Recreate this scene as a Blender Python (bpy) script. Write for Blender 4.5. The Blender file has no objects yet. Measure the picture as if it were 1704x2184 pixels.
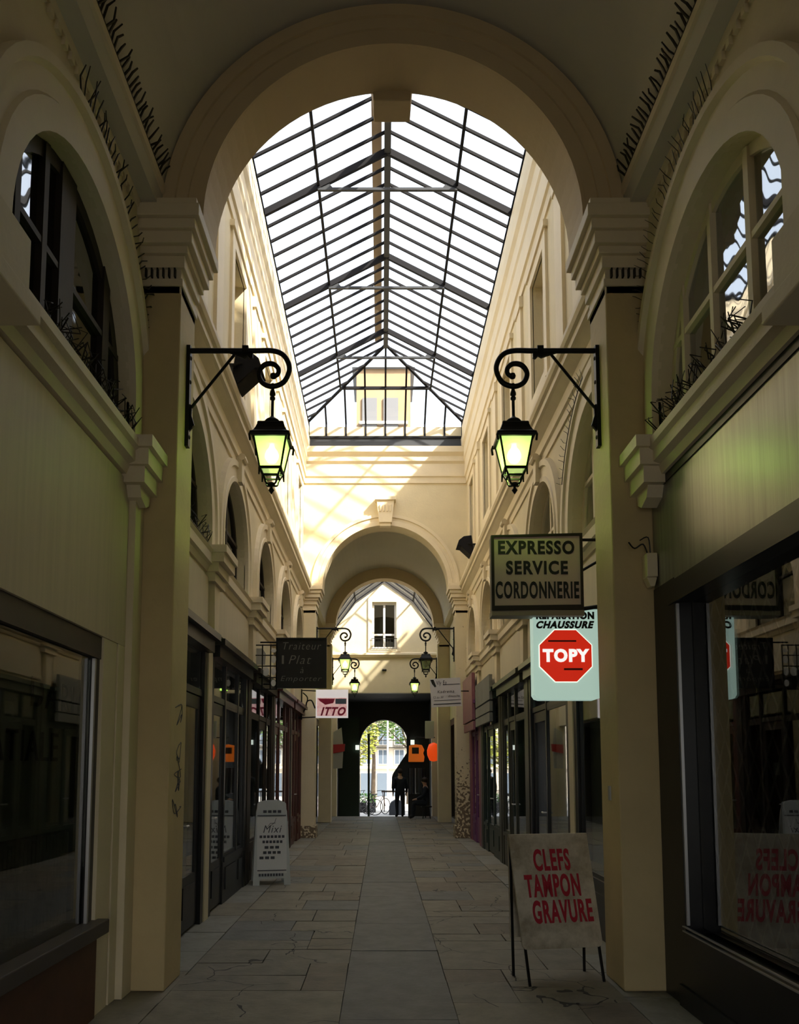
import bpy, bmesh, math, random
from mathutils import Vector, Matrix
from mathutils.geometry import tessellate_polygon
random.seed(7)
C = bpy.context.scene.collection
PI = math.pi

# ------------------------------------------------------------------ materials
def mat(name, col, rough=.6, metal=0, var=0.0, vscale=3.0, bump=0.0, bscale=40.0, dark=None, stretch=(1, 1, 1), spec=.4, emit=None, estr=0):
    m = bpy.data.materials.new(name); m.use_nodes = True
    nt = m.node_tree; N = nt.nodes; L = nt.links
    b = N['Principled BSDF']
    b.inputs['Base Color'].default_value = (*col, 1)
    b.inputs['Roughness'].default_value = rough
    b.inputs['Metallic'].default_value = metal
    b.inputs['Specular IOR Level'].default_value = spec
    if emit:
        b.inputs['Emission Color'].default_value = (*emit, 1); b.inputs['Emission Strength'].default_value = estr
    if var or bump:
        g = N.new('ShaderNodeNewGeometry'); mp = N.new('ShaderNodeMapping'); mp.inputs['Scale'].default_value = stretch
        L.new(g.outputs['Position'], mp.inputs['Vector'])
    if var:
        t = N.new('ShaderNodeTexNoise'); t.inputs['Scale'].default_value = vscale; t.inputs['Detail'].default_value = 6
        t.inputs['Roughness'].default_value = .65
        L.new(mp.outputs[0], t.inputs['Vector'])
        r = N.new('ShaderNodeValToRGB'); d = dark or tuple(c * (1 - var) for c in col)
        r.color_ramp.elements[0].position = .32; r.color_ramp.elements[0].color = (*d, 1)
        r.color_ramp.elements[1].position = .62; r.color_ramp.elements[1].color = (*col, 1)
        L.new(t.outputs['Fac'], r.inputs['Fac']); L.new(r.outputs['Color'], b.inputs['Base Color'])
    if bump:
        t2 = N.new('ShaderNodeTexNoise'); t2.inputs['Scale'].default_value = bscale; t2.inputs['Detail'].default_value = 4
        L.new(mp.outputs[0], t2.inputs['Vector'])
        bp = N.new('ShaderNodeBump'); bp.inputs['Strength'].default_value = bump; bp.inputs['Distance'].default_value = .01
        L.new(t2.outputs['Fac'], bp.inputs['Height']); L.new(bp.outputs[0], b.inputs['Normal'])
    return m

def glass(name, tint, refl=.12, rough=0.02, graze=.8, wav=0):
    m = bpy.data.materials.new(name); m.use_nodes = True
    nt = m.node_tree; N = nt.nodes; L = nt.links; N.clear()
    o = N.new('ShaderNodeOutputMaterial'); mx = N.new('ShaderNodeMixShader')
    t = N.new('ShaderNodeBsdfTransparent'); t.inputs[0].default_value = (*tint, 1)
    g = N.new('ShaderNodeBsdfGlossy'); g.inputs['Roughness'].default_value = rough; g.inputs[0].default_value = (.95, .97, 1, 1)
    # reflectance of a thin pane: refl at normal incidence rising to 1 at grazing, the same from both sides
    ge = N.new('ShaderNodeNewGeometry'); dt = N.new('ShaderNodeVectorMath'); dt.operation = 'DOT_PRODUCT'
    L.new(ge.outputs['Incoming'], dt.inputs[0]); L.new(ge.outputs['Normal'], dt.inputs[1])
    ab = N.new('ShaderNodeMath'); ab.operation = 'ABSOLUTE'; L.new(dt.outputs['Value'], ab.inputs[0])
    om = N.new('ShaderNodeMath'); om.operation = 'SUBTRACT'; om.inputs[0].default_value = 1; L.new(ab.outputs[0], om.inputs[1])
    pw = N.new('ShaderNodeMath'); pw.operation = 'POWER'; pw.inputs[1].default_value = 4; L.new(om.outputs[0], pw.inputs[0])
    a = N.new('ShaderNodeMath'); a.operation = 'MULTIPLY_ADD'; a.inputs[1].default_value = (1 - refl) * graze; a.inputs[2].default_value = refl; a.use_clamp = True
    L.new(pw.outputs[0], a.inputs[0]); L.new(a.outputs[0], mx.inputs[0])
    L.new(t.outputs[0], mx.inputs[1]); L.new(g.outputs[0], mx.inputs[2]); L.new(mx.outputs[0], o.inputs[0])
    if wav:
        tc = N.new('ShaderNodeNewGeometry'); n = N.new('ShaderNodeTexNoise'); n.inputs['Scale'].default_value = 2.2; n.inputs['Detail'].default_value = 1
        L.new(tc.outputs['Position'], n.inputs['Vector'])
        bp = N.new('ShaderNodeBump'); bp.inputs['Strength'].default_value = wav; bp.inputs['Distance'].default_value = .02
        L.new(n.outputs[0], bp.inputs['Height']); L.new(bp.outputs[0], g.inputs['Normal'])
    return m

M = {}
CREAM = (.71, .62, .42)
M['cream'] = mat('cream_paint', CREAM, .62, var=.10, vscale=1.3, bump=.25, bscale=25)
M['cream_dirty'] = mat('cream_paint_flaked', CREAM, .7, var=.6, vscale=9, bump=.5, dark=(.28, .22, .15))
def flaking():
    m = mat('cream_paint_flaking_low', CREAM, .7, var=.1, vscale=1.3, bump=.3)
    nt = m.node_tree; N = nt.nodes; L = nt.links; b = N['Principled BSDF']
    g = N.new('ShaderNodeNewGeometry'); sp = N.new('ShaderNodeSeparateXYZ'); L.new(g.outputs['Position'], sp.inputs[0])
    mr = N.new('ShaderNodeMapRange'); mr.inputs[1].default_value = 2.3; mr.inputs[2].default_value = .6; mr.inputs[3].default_value = 0; mr.inputs[4].default_value = .24; L.new(sp.outputs['Z'], mr.inputs[0])
    n = N.new('ShaderNodeTexNoise'); n.inputs['Scale'].default_value = 17; n.inputs['Detail'].default_value = 8; L.new(g.outputs['Position'], n.inputs['Vector'])
    ad = N.new('ShaderNodeMath'); ad.operation = 'ADD'; L.new(n.outputs['Fac'], ad.inputs[0]); L.new(mr.outputs[0], ad.inputs[1])
    gt = N.new('ShaderNodeMath'); gt.operation = 'GREATER_THAN'; gt.inputs[1].default_value = .70; L.new(ad.outputs[0], gt.inputs[0])
    mx = N.new('ShaderNodeMix'); mx.data_type = 'RGBA'; mx.inputs['B'].default_value = (.17, .125, .08, 1)
    L.new(b.inputs['Base Color'].links[0].from_socket, mx.inputs['A']); L.new(gt.outputs[0], mx.inputs['Factor']); L.new(mx.outputs['Result'], b.inputs['Base Color'])
    return m
M['flaking'] = flaking()
M['cream_light'] = mat('cream_moulding', (.76, .66, .475), .55, var=.08, vscale=2, bump=.15)
M['pier'] = mat('pier_paint', (.60, .475, .25), .66, var=.12, vscale=1.6, bump=.3, bscale=18)
M['arch'] = mat('arch_paint', (.62, .49, .30), .66, var=.08, vscale=1.2, bump=.2, bscale=18)
M['ceil'] = mat('vault_plaster', (.60, .565, .47), .85, var=.05, vscale=.8, bump=.1)
M['panel'] = mat('cream_boards', (.62, .54, .38), .5, var=.10, vscale=3, stretch=(1, 6, .3))
M['fascia'] = mat('brushed_fascia', (.34, .34, .30), .34, .7, var=.25, vscale=2, stretch=(1, 14, .4))
M['iron'] = mat('black_iron', (.010, .010, .010), .45, .3, spec=.35)
M['steel'] = mat('dark_steel', (.010, .010, .013), .7, spec=.15)
M['steel_grey'] = mat('grey_zinc', (.05, .055, .065), .6, spec=.2)
M['black'] = mat('black_paint', (.012, .012, .014), .35, var=.3, vscale=5)
M['brownblk'] = mat('dark_brown_wood', (.024, .016, .011), .6, var=.35, vscale=4, stretch=(3, 3, .5))
M['redwood'] = mat('dark_red_wood', (.085, .018, .014), .38, var=.35, vscale=4, stretch=(3, 3, .5))
M['olive'] = mat('dark_olive_paint', (.05, .05, .032), .4, var=.3, vscale=5)
M['greenblk'] = mat('dark_green_paint', (.012, .028, .02), .4, var=.3, vscale=5)
M['purple'] = mat('purple_paint', (.16, .045, .17), .5, var=.2, vscale=6)
M['mauve'] = mat('dull_rose_paint', (.30, .12, .15), .55, var=.2, vscale=6)
M['brown'] = mat('red_brown_stall', (.10, .04, .022), .5, var=.3, vscale=5)
M['greyframe'] = mat('aluminium', (.45, .45, .46), .35, .6)
M['dgrey'] = mat('charcoal_lintel', (.07, .058, .052), .5, var=.15)
M['int'] = mat('dark_interior', (.045, .04, .035), .9)
M['int2'] = mat('shop_interior_goods', (.17, .145, .11), .8, var=.6, vscale=5)
M['blind'] = mat('grey_blind', (.24, .245, .22), .8, var=.15)
M['pane_backing'] = mat('pale_pane_backing', (.42, .38, .30), .8, var=.25, vscale=3)  # pale sheet behind panes; in arched windows it imitates reflected light
M['shopglass'] = glass('shop_glass', (.78, .81, .79), .16)
M['darkglass'] = glass('dark_shop_glass', (.62, .64, .6), .07)
M['oldglass'] = glass('old_wavy_glass', (.35, .38, .36), .36, wav=.35)
M['winglass'] = glass('window_glass', (.8, .82, .8), .22)
M['roofglass'] = glass('roof_glass', (.93, .95, .95), .015, graze=.12)
M['expr'] = mat('taupe_sign_face', (.60, .46, .40), .55, var=.06)
M['exprF'] = mat('taupe_sign_case', (.30, .25, .19), .5)
M['letterblk'] = mat('black_lettering', (.01, .01, .01), .5)
M['board'] = mat('aged_white_board', (.60, .54, .42), .6, var=.35, vscale=5, dark=(.30, .25, .17))
M['redletter'] = mat('red_lettering', (.42, .018, .035), .5)
M['greyboard'] = mat('pale_plastic_board', (.50, .53, .55), .5, var=.12)
M['slate'] = mat('slate_menu_board', (.018, .017, .016), .5, var=.3)
M['chalk'] = mat('chalk_lettering', (.22, .21, .19), .9)
M['white'] = mat('white_paint', (.75, .74, .72), .5)
M['whitesign'] = mat('white_sign', (.62, .62, .64), .5)
M['inkgrey'] = mat('dark_ink', (.05, .05, .07), .6)
M['pinkpic'] = mat('pink_photo_panel', (.80, .62, .60), .5, var=.5, vscale=9, dark=(.5, .12, .2), emit=(.9, .55, .52), estr=.35)
M['litpanel'] = mat('lit_white_panel', (.8, .78, .78), .5, emit=(1, .93, .93), estr=.38)
M['redpink'] = mat('crimson_lettering', (.35, .015, .06), .5)
M['lightbox'] = mat('lit_lightbox_face', (.45, .6, .55), .4, emit=(.50, .70, .60), estr=.62)
M['redlit'] = mat('lit_red_octagon', (.5, .02, .01), .4, emit=(.75, .025, .008), estr=.62)
M['reddk'] = mat('dark_red_print', (.22, .01, .01), .5)
M['whitelit'] = mat('lit_white_letters', (.7, .7, .7), .4, emit=(1, 1, .97), estr=.85)
M['halo'] = mat('lit_white_outline', (.7, .7, .7), .4, emit=(.9, 1, .85), estr=1.0)
M['bulb'] = mat('lit_bulb', (1, 1, 1), .3, emit=(1, 1, .72), estr=12)
M['lampoff'] = glass('clear_lantern_glass', (.75, .8, .7), .1)
M['orange'] = mat('orange_plastic', (.80, .17, .015), .4, emit=(1, .22, .02), estr=.22)
M['redlamp'] = mat('red_orange_lamp', (.75, .06, .01), .4, emit=(1, .09, .01), estr=.5)
M['cloth_dark'] = mat('dark_blue_cloth', (.015, .02, .03), .9)
M['cloth_grey'] = mat('grey_canvas', (.05, .06, .075), .9)
M['skin'] = mat('skin', (.45, .28, .2), .6)
M['hair'] = mat('dark_hair', (.02, .014, .01), .7)
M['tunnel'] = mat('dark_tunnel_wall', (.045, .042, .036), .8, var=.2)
M['greendoor'] = mat('dark_green_door', (.018, .035, .02), .5)
M['stone'] = mat('pale_stone_facade', (.62, .57, .48), .8, var=.12, vscale=.8)
M['pane_blue'] = mat('bluish_window_pane', (.10, .13, .17), .15)
M['roofslate'] = mat('zinc_roof', (.22, .25, .29), .5)
M['leaf'] = mat('tree_leaves', (.09, .19, .03), .6, var=.6, vscale=2.2)
M['leafy'] = mat('yellow_green_leaves', (.32, .36, .05), .6, var=.5, vscale=2.2)
M['bark'] = mat('bark', (.08, .06, .04), .9)
M['asphalt'] = mat('pale_pavement', (.50, .50, .48), .85, var=.1)
M['grass'] = mat('green_hedge', (.14, .40, .05), .8, var=.3, vscale=12)
M['wire'] = mat('spike_wire', (.03, .025, .018), .5, .5)
M['grillewire'] = mat('grille_metal', (.5, .47, .42), .45, .7)
M['red'] = mat('red_panel', (.45, .03, .04), .5)
M['greyposter'] = mat('pale_grey_poster', (.45, .45, .44), .6)
M['beige'] = mat('beige_render', (.36, .25, .15), .8, var=.12, vscale=1.5)
M['bluepane'] = mat('blue_grey_shutter', (.16, .165, .18), .5)

def lantern_pane():
    m = bpy.data.materials.new('frosted_green_pane'); m.use_nodes = True
    nt = m.node_tree; N = nt.nodes; L = nt.links; N.clear()
    o = N.new('ShaderNodeOutputMaterial'); mx = N.new('ShaderNodeMixShader'); mx2 = N.new('ShaderNodeAddShader')
    t = N.new('ShaderNodeBsdfTransparent'); t.inputs[0].default_value = (.80, .92, .60, 1)
    d = N.new('ShaderNodeBsdfTranslucent'); d.inputs[0].default_value = (.55, .72, .34, 1)
    e = N.new('ShaderNodeEmission'); e.inputs[0].default_value = (.50, .60, .24, 1); e.inputs[1].default_value = .46
    mx.inputs[0].default_value = .45
    L.new(t.outputs[0], mx.inputs[1]); L.new(d.outputs[0], mx.inputs[2]); L.new(mx.outputs[0], mx2.inputs[0]); L.new(e.outputs[0], mx2.inputs[1]); L.new(mx2.outputs[0], o.inputs[0])
    return m
M['green_pane'] = lantern_pane()

# ------------------------------------------------------------------ mesh builder
def wloc(p):
    v = Vector((0, 0, 0))
    while p is not None:
        v += p.location; p = p.parent
    return v
class MB:
    def __init__(s): s.v = []; s.f = []; s.mi = []; s.k = 0
    def add(s, vs, fs):
        n = len(s.v); s.v += [tuple(v) for v in vs]; s.f += [tuple(i + n for i in f) for f in fs]; s.mi += [s.k] * len(fs)
    def box(s, x0, x1, y0, y1, z0, z1):
        x0, x1 = sorted((x0, x1)); y0, y1 = sorted((y0, y1)); z0, z1 = sorted((z0, z1))
        v = [(x, y, z) for x in (x0, x1) for y in (y0, y1) for z in (z0, z1)]
        s.add(v, [(0, 1, 3, 2), (4, 6, 7, 5), (0, 4, 5, 1), (2, 3, 7, 6), (0, 2, 6, 4), (1, 5, 7, 3)]); return s
    def prism(s, pts, fn, w0, w1, holes=()):
        """2-D outline (u,v) with holes, extruded from w0 to w1, mapped by fn(u,v,w)"""
        loops = [list(pts)] + [list(h) for h in holes]
        tris = tessellate_polygon([[Vector((a, b, 0)) for a, b in l] for l in loops])
        flat = [p for l in loops for p in l]; n = len(flat)
        vs = [fn(a, b, w0) for a, b in flat] + [fn(a, b, w1) for a, b in flat]
        fs = [tuple(t) for t in tris] + [tuple(i + n for i in reversed(t)) for t in tris]
        o = 0
        for l in loops:
            k = len(l)
            for i in range(k):
                j = (i + 1) % k; fs.append((o + i, o + j, o + j + n, o + i + n))
            o += k
        s.add(vs, fs); return s
    def tube(s, path, r, n=8, cap=True):
        P = [Vector(p) for p in path]; rs = r if isinstance(r, (list, tuple)) else [r] * len(P)
        up = None; rings = []
        for i, p in enumerate(P):
            a = P[max(i - 1, 0)]; b = P[min(i + 1, len(P) - 1)]; t = (b - a)
            if t.length < 1e-9: t = Vector((0, 0, 1))
            t.normalize()
            if up is None: up = Vector((0, 0, 1)) if abs(t.z) < .9 else Vector((0, 1, 0))
            x = t.cross(up).normalized(); y = x.cross(t).normalized(); up = y
            rings.append([p + (x * math.cos(2 * PI * k / n + PI / n) + y * math.sin(2 * PI * k / n + PI / n)) * rs[i] for k in range(n)])
        vs = [v for q in rings for v in q]; fs = []
        for i in range(len(P) - 1):
            for k in range(n):
                fs.append((i * n + k, i * n + (k + 1) % n, (i + 1) * n + (k + 1) % n, (i + 1) * n + k))
        if cap: fs += [tuple(range(n - 1, -1, -1)), tuple((len(P) - 1) * n + k for k in range(n))]
        s.add(vs, fs); return s
    def lathe(s, c, prof, n=16, rot=0):
        vs = []; fs = []
        for r, z in prof:
            for k in range(n):
                a = 2 * PI * k / n + rot; vs.append((c[0] + r * math.cos(a), c[1] + r * math.sin(a), c[2] + z))
        m = len(prof)
        for i in range(m - 1):
            for k in range(n): fs.append((i * n + k, i * n + (k + 1) % n, (i + 1) * n + (k + 1) % n, (i + 1) * n + k))
        fs += [tuple(range(n - 1, -1, -1)), tuple((m - 1) * n + k for k in range(n))]
        s.add(vs, fs); return s
    def sweep(s, prof, frames, closed_prof=True):
        """prof: (a,b) pairs; frames: list of functions (a,b)->xyz"""
        n = len(prof); vs = [f(a, b) for f in frames for a, b in prof]; fs = []
        for i in range(len(frames) - 1):
            for k in range(n):
                fs.append((i * n + k, i * n + (k + 1) % n, (i + 1) * n + (k + 1) % n, (i + 1) * n + k))
        fs += [tuple(range(n - 1, -1, -1)), tuple((len(frames) - 1) * n + k for k in range(n))]
        s.add(vs, fs); return s
    def build(s, name, material, parent=None, smooth=False, bevel=0, loc=None):
        me = bpy.data.meshes.new(name); o = bpy.data.objects.new(name, me); C.objects.link(o)
        off = wloc(parent)
        if loc is not None: o.location = Vector(loc) - off; off = Vector(loc)
        me.from_pydata([tuple(Vector(v) - off) for v in s.v], [], s.f)
        ms = material if isinstance(material, list) else [material]
        for m in ms: me.materials.append(m)
        if len(ms) > 1: me.polygons.foreach_set('material_index', s.mi)
        bm = bmesh.new(); bm.from_mesh(me); bmesh.ops.recalc_face_normals(bm, faces=bm.faces)
        bm.to_mesh(me); bm.free()
        if smooth:
            for p in me.polygons: p.use_smooth = True
        if parent: o.parent = parent
        if bevel:
            b = o.modifiers.new('bevel', 'BEVEL'); b.width = bevel; b.segments = 2; b.limit_method = 'ANGLE'
        me.update(); return o

def thing(name, label, cat, loc=(0, 0, 0), group=None):
    o = bpy.data.objects.new(name, None); C.objects.link(o); o.location = loc
    o['label'] = label; o['category'] = cat
    if group: o['group'] = group
    return o
def tag(o, label=None, cat=None, group=None, kind=None):
    if label: o['label'] = label
    if cat: o['category'] = cat
    if group: o['group'] = group
    if kind: o['kind'] = kind
    return o
CNT = {}
def struct(name, mb, m, label, cat, smooth=False, bevel=0):
    o = mb.build(name, m, None, smooth, bevel); tag(o, label, cat, kind='structure'); return o
def trim(mb, m, label, cat='trim', smooth=False, bevel=0):
    CNT['t'] = CNT.get('t', 0) + 1
    return struct('trim_%d' % CNT['t'], mb, m, label, cat, smooth, bevel)
def window_root(label, loc):
    CNT['w'] = CNT.get('w', 0) + 1
    o = thing('window_%d' % CNT['w'], label, 'window', loc); o['kind'] = 'structure'; return o
def copy_tree(o, parent=None):
    c = o.copy(); C.objects.link(c); c.parent = parent
    for ch in list(o.children): copy_tree(ch, c)
    return c
def smoothcurve(path, k=4):
    out = []; P = [Vector(p) for p in path]
    for i in range(len(P) - 1):
        p0 = P[max(i - 1, 0)]; p1 = P[i]; p2 = P[i + 1]; p3 = P[min(i + 2, len(P) - 1)]
        for j in range(k):
            t = j / k
            out.append(.5 * ((2 * p1) + (-p0 + p2) * t + (2 * p0 - 5 * p1 + 4 * p2 - p3) * t * t + (-p0 + 3 * p1 - 3 * p2 + p3) * t ** 3))
    out.append(P[-1]); return out

# text: built as real thin meshes
def text_mb(txt, cx, cz, w, h, fn, depth=.006, bold=0.0, condensed=True, shear=0):
    cu = bpy.data.curves.new('t', 'FONT'); cu.body = txt; cu.size = 1; cu.offset = bold; cu.resolution_u = 4; cu.shear = shear
    cu.space_character = 1.16
    ob = bpy.data.objects.new('t', cu); C.objects.link(ob)
    dg = bpy.context.evaluated_depsgraph_get(); dg.update()
    me = bpy.data.meshes.new_from_object(ob.evaluated_get(dg))
    xs = [v.co.x for v in me.vertices]; ys = [v.co.y for v in me.vertices]
    x0, x1, y0, y1 = min(xs), max(xs), min(ys), max(ys)
    mb = MB(); n = len(me.vertices)
    def m2(v, d): return fn(cx + ((v.x - x0) / (x1 - x0) - .5) * w, cz + ((v.y - y0) / (y1 - y0) - .5) * h, d)
    vs = [m2(v.co, 0) for v in me.vertices] + [m2(v.co, depth) for v in me.vertices]
    fs = []; ed = {}
    for p in me.polygons:
        q = tuple(p.vertices); fs.append(tuple(i + n for i in q)); fs.append(tuple(reversed(q)))
        for a, b in zip(q, q[1:] + q[:1]): ed[(a, b)] = 1
    for (a, b) in ed:
        if (b, a) not in ed: fs.append((a, b, b + n, a + n))
    mb.add(vs, fs)
    C.objects.unlink(ob); bpy.data.objects.remove(ob); bpy.data.curves.remove(cu); bpy.data.meshes.remove(me)
    return mb

# wall-local frames: (u along passage, v up, w out of the wall into the passage)
def side(sgn, X): return lambda u, v, w: (sgn * (X - w), u, v)      # sgn -1 left, +1 right
def facing(Y): return lambda u, v, w: (u, Y - w, v)                 # faces the camera

def arch_pts(c, zs, a, b, n=24, z0=None):
    """arch outline: from left foot up over to right foot"""
    P = []
    if z0 is not None and z0 < zs - 1e-6: P.append((c - a, z0))
    for i in range(n + 1):
        t = PI - PI * i / n; P.append((c + a * math.cos(t), zs + b * math.sin(t)))
    if z0 is not None and z0 < zs - 1e-6: P.append((c + a, z0))
    return P
def arch_band(mb, fn, c, zs, a, b, steps, z0=None, n=28):
    """moulded band: steps = profile of (outward offset, projection); swept along the arch"""
    fr = []
    def mk(u, v, nu, nv): return lambda p, q: fn(u + nu * p, v + nv * p, q)
    if z0 is not None and z0 < zs: fr.append(mk(c - a, z0, -1, 0))
    for i in range(n + 1):
        t = PI - PI * i / n; ct, st = math.cos(t), math.sin(t)
        nx, nz = ct / a, st / b; l = math.hypot(nx, nz)
        fr.append(mk(c + a * ct, zs + b * st, nx / l, nz / l))
    if z0 is not None and z0 < zs: fr.append(mk(c + a, z0, 1, 0))
    mb.sweep(steps, fr); return mb
def run(mb, sgn, prof, y0, y1):
    """profile (x magnitude, z) extruded along Y"""
    mb.prism(prof, lambda a, b, w: (sgn * a, w, b), y0, y1); return mb
SN = {-1: 'left', 1: 'right'}

# ------------------------------------------------------------------ measurements
W = 1.97            # side wall face
PX = 1.66           # pier inner face
A1, A1b = 5.92, 6.39
A2, A2b = 18.75, 19.22
A3, A3b = 24.05, 24.5
W3 = 27.25
IMP0, IMP1 = 5.45, 6.0
ARC = (5.93, 1.50)  # spring height, radius

# ------------------------------------------------------------------ floor
fl = MB(); fl.k = 0
fl.add([(-2.3, -3, -.02), (2.3, -3, -.02), (2.3, W3, -.02), (-2.3, W3, -.02)], [(0, 1, 2, 3)])
fl.add([(-2.3, W3, -.02), (2.3, W3, -.02), (2.3, W3, -.32), (-2.3, W3, -.32)], [(0, 1, 2, 3)])
def slab(x0, x1, y0, y1, k, j=.012, g=.004):
    x0 += g; x1 -= g; y0 += g; y1 -= g
    fl.k = k; z = random.uniform(-.003, .003)
    if y1 > 12: j *= .3
    q = [(x0, y0), (x1, y0), (x1, y1), (x0, y1)]
    q = [(a + random.uniform(-j, j) * .35, b + random.uniform(-j, j) * .8) for a, b in q]
    tz = [z + random.uniform(-.002, .002) for _ in q]
    v = [(a, b, t) for (a, b), t in zip(q, tz)] + [(a, b, -.02) for a, b in q]
    fl.add(v, [(0, 1, 2, 3), (0, 4, 5, 1), (1, 5, 6, 2), (2, 6, 7, 3), (3, 7, 4, 0)])
y = 1.0
while y < W3 - .02:                          # central strip of darker slabs
    d = min(random.uniform(.8, 1.3), W3 - y); slab(-.36, .40, y, y + d, 1 + random.randint(0, 1), .004, .0025); y += d
for sx0, sx1 in ((-1.62, -.36), (.40, 1.62)):
    y = 1.0
    while y < W3 - .02:
        d = min(random.choice([.34, .5, .7, .9]) * random.uniform(.9, 1.1), W3 - y)
        xs = [sx0]
        while xs[-1] < sx1 - .3:
            xs.append(min(sx1, xs[-1] + random.uniform(.4, 1.1)))
        if sx1 - xs[-1] < .3: xs[-1] = sx1
        for a, b in zip(xs, xs[1:]):
            if d > .55 and random.random() < .4:
                h = d * random.uniform(.4, .6)
                slab(a, b, y, y + h, random.choice([3, 3, 4, 5, 6])); slab(a, b, y + h, y + d, random.choice([3, 4, 5, 5, 6]))
            else: slab(a, b, y, y + d, random.choice([3, 3, 4, 5, 5, 6]))
        y += d
for sx0, sx1 in ((-2.25, -1.62), (1.62, 2.25)):
    y = 1.0
    while y < W3 - .02:
        d = min(random.uniform(.55, .9), W3 - y); slab(sx0, sx1, y, y + d, random.choice([7, 7, 5]), .004); y += d
def floormat(name, col, cr=.5):
    m = mat(name, col, .62, var=.28, vscale=4.5, bump=.45, bscale=22, spec=.35)
    nt = m.node_tree; N = nt.nodes; L = nt.links; b = N['Principled BSDF']
    g = N.new('ShaderNodeNewGeometry'); n = N.new('ShaderNodeTexNoise'); n.inputs['Scale'].default_value = 1.7; n.inputs['Detail'].default_value = 3
    ad = N.new('ShaderNodeVectorMath'); ad.operation = 'MULTIPLY_ADD'; ad.inputs[1].default_value = (.5, .5, .5)
    L.new(g.outputs['Position'], n.inputs['Vector']); L.new(n.outputs['Color'], ad.inputs[0]); L.new(g.outputs['Position'], ad.inputs[2])
    vo = N.new('ShaderNodeTexVoronoi'); vo.feature = 'DISTANCE_TO_EDGE'; vo.inputs['Scale'].default_value = 1.1
    L.new(ad.outputs[0], vo.inputs['Vector'])
    lt = N.new('ShaderNodeMath'); lt.operation = 'LESS_THAN'; lt.inputs[1].default_value = .0045; L.new(vo.outputs['Distance'], lt.inputs[0])
    n2 = N.new('ShaderNodeTexNoise'); n2.inputs['Scale'].default_value = .9; L.new(g.outputs['Position'], n2.inputs['Vector'])
    gt = N.new('ShaderNodeMath'); gt.operation = 'GREATER_THAN'; gt.inputs[1].default_value = cr; L.new(n2.outputs['Fac'], gt.inputs[0])
    mu = N.new('ShaderNodeMath'); mu.operation = 'MULTIPLY'; L.new(lt.outputs[0], mu.inputs[0]); L.new(gt.outputs[0], mu.inputs[1])
    mx = N.new('ShaderNodeMix'); mx.data_type = 'RGBA'; mx.inputs['B'].default_value = (.02, .018, .016, 1)
    src = b.inputs['Base Color'].links[0].from_socket
    L.new(src, mx.inputs['A']); L.new(mu.outputs[0], mx.inputs['Factor']); L.new(mx.outputs['Result'], b.inputs['Base Color'])
    return m
fm = [mat('floor_joint', (.03, .027, .023), .9),
      floormat('strip_slab', (.15, .15, .145), .9), floormat('strip_slab_light', (.165, .163, .156), .9),
      floormat('warm_slab', (.205, .185, .15)), floormat('grey_slab', (.17, .168, .158)),
      floormat('tan_slab', (.23, .205, .16)), floormat('brown_slab', (.19, .16, .125)), floormat('border_slab', (.25, .24, .21), .6)]
struct('floor', fl, fm, 'worn stone slab floor of the arcade with a darker central strip', 'floor')
gr = MB(); gr.box(-30, 30, W3 + .01, 80, -.42, -.32)
struct('ground', gr, M['asphalt'], 'bright sunlit pavement of the street beyond the far archway', 'pavement')

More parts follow.
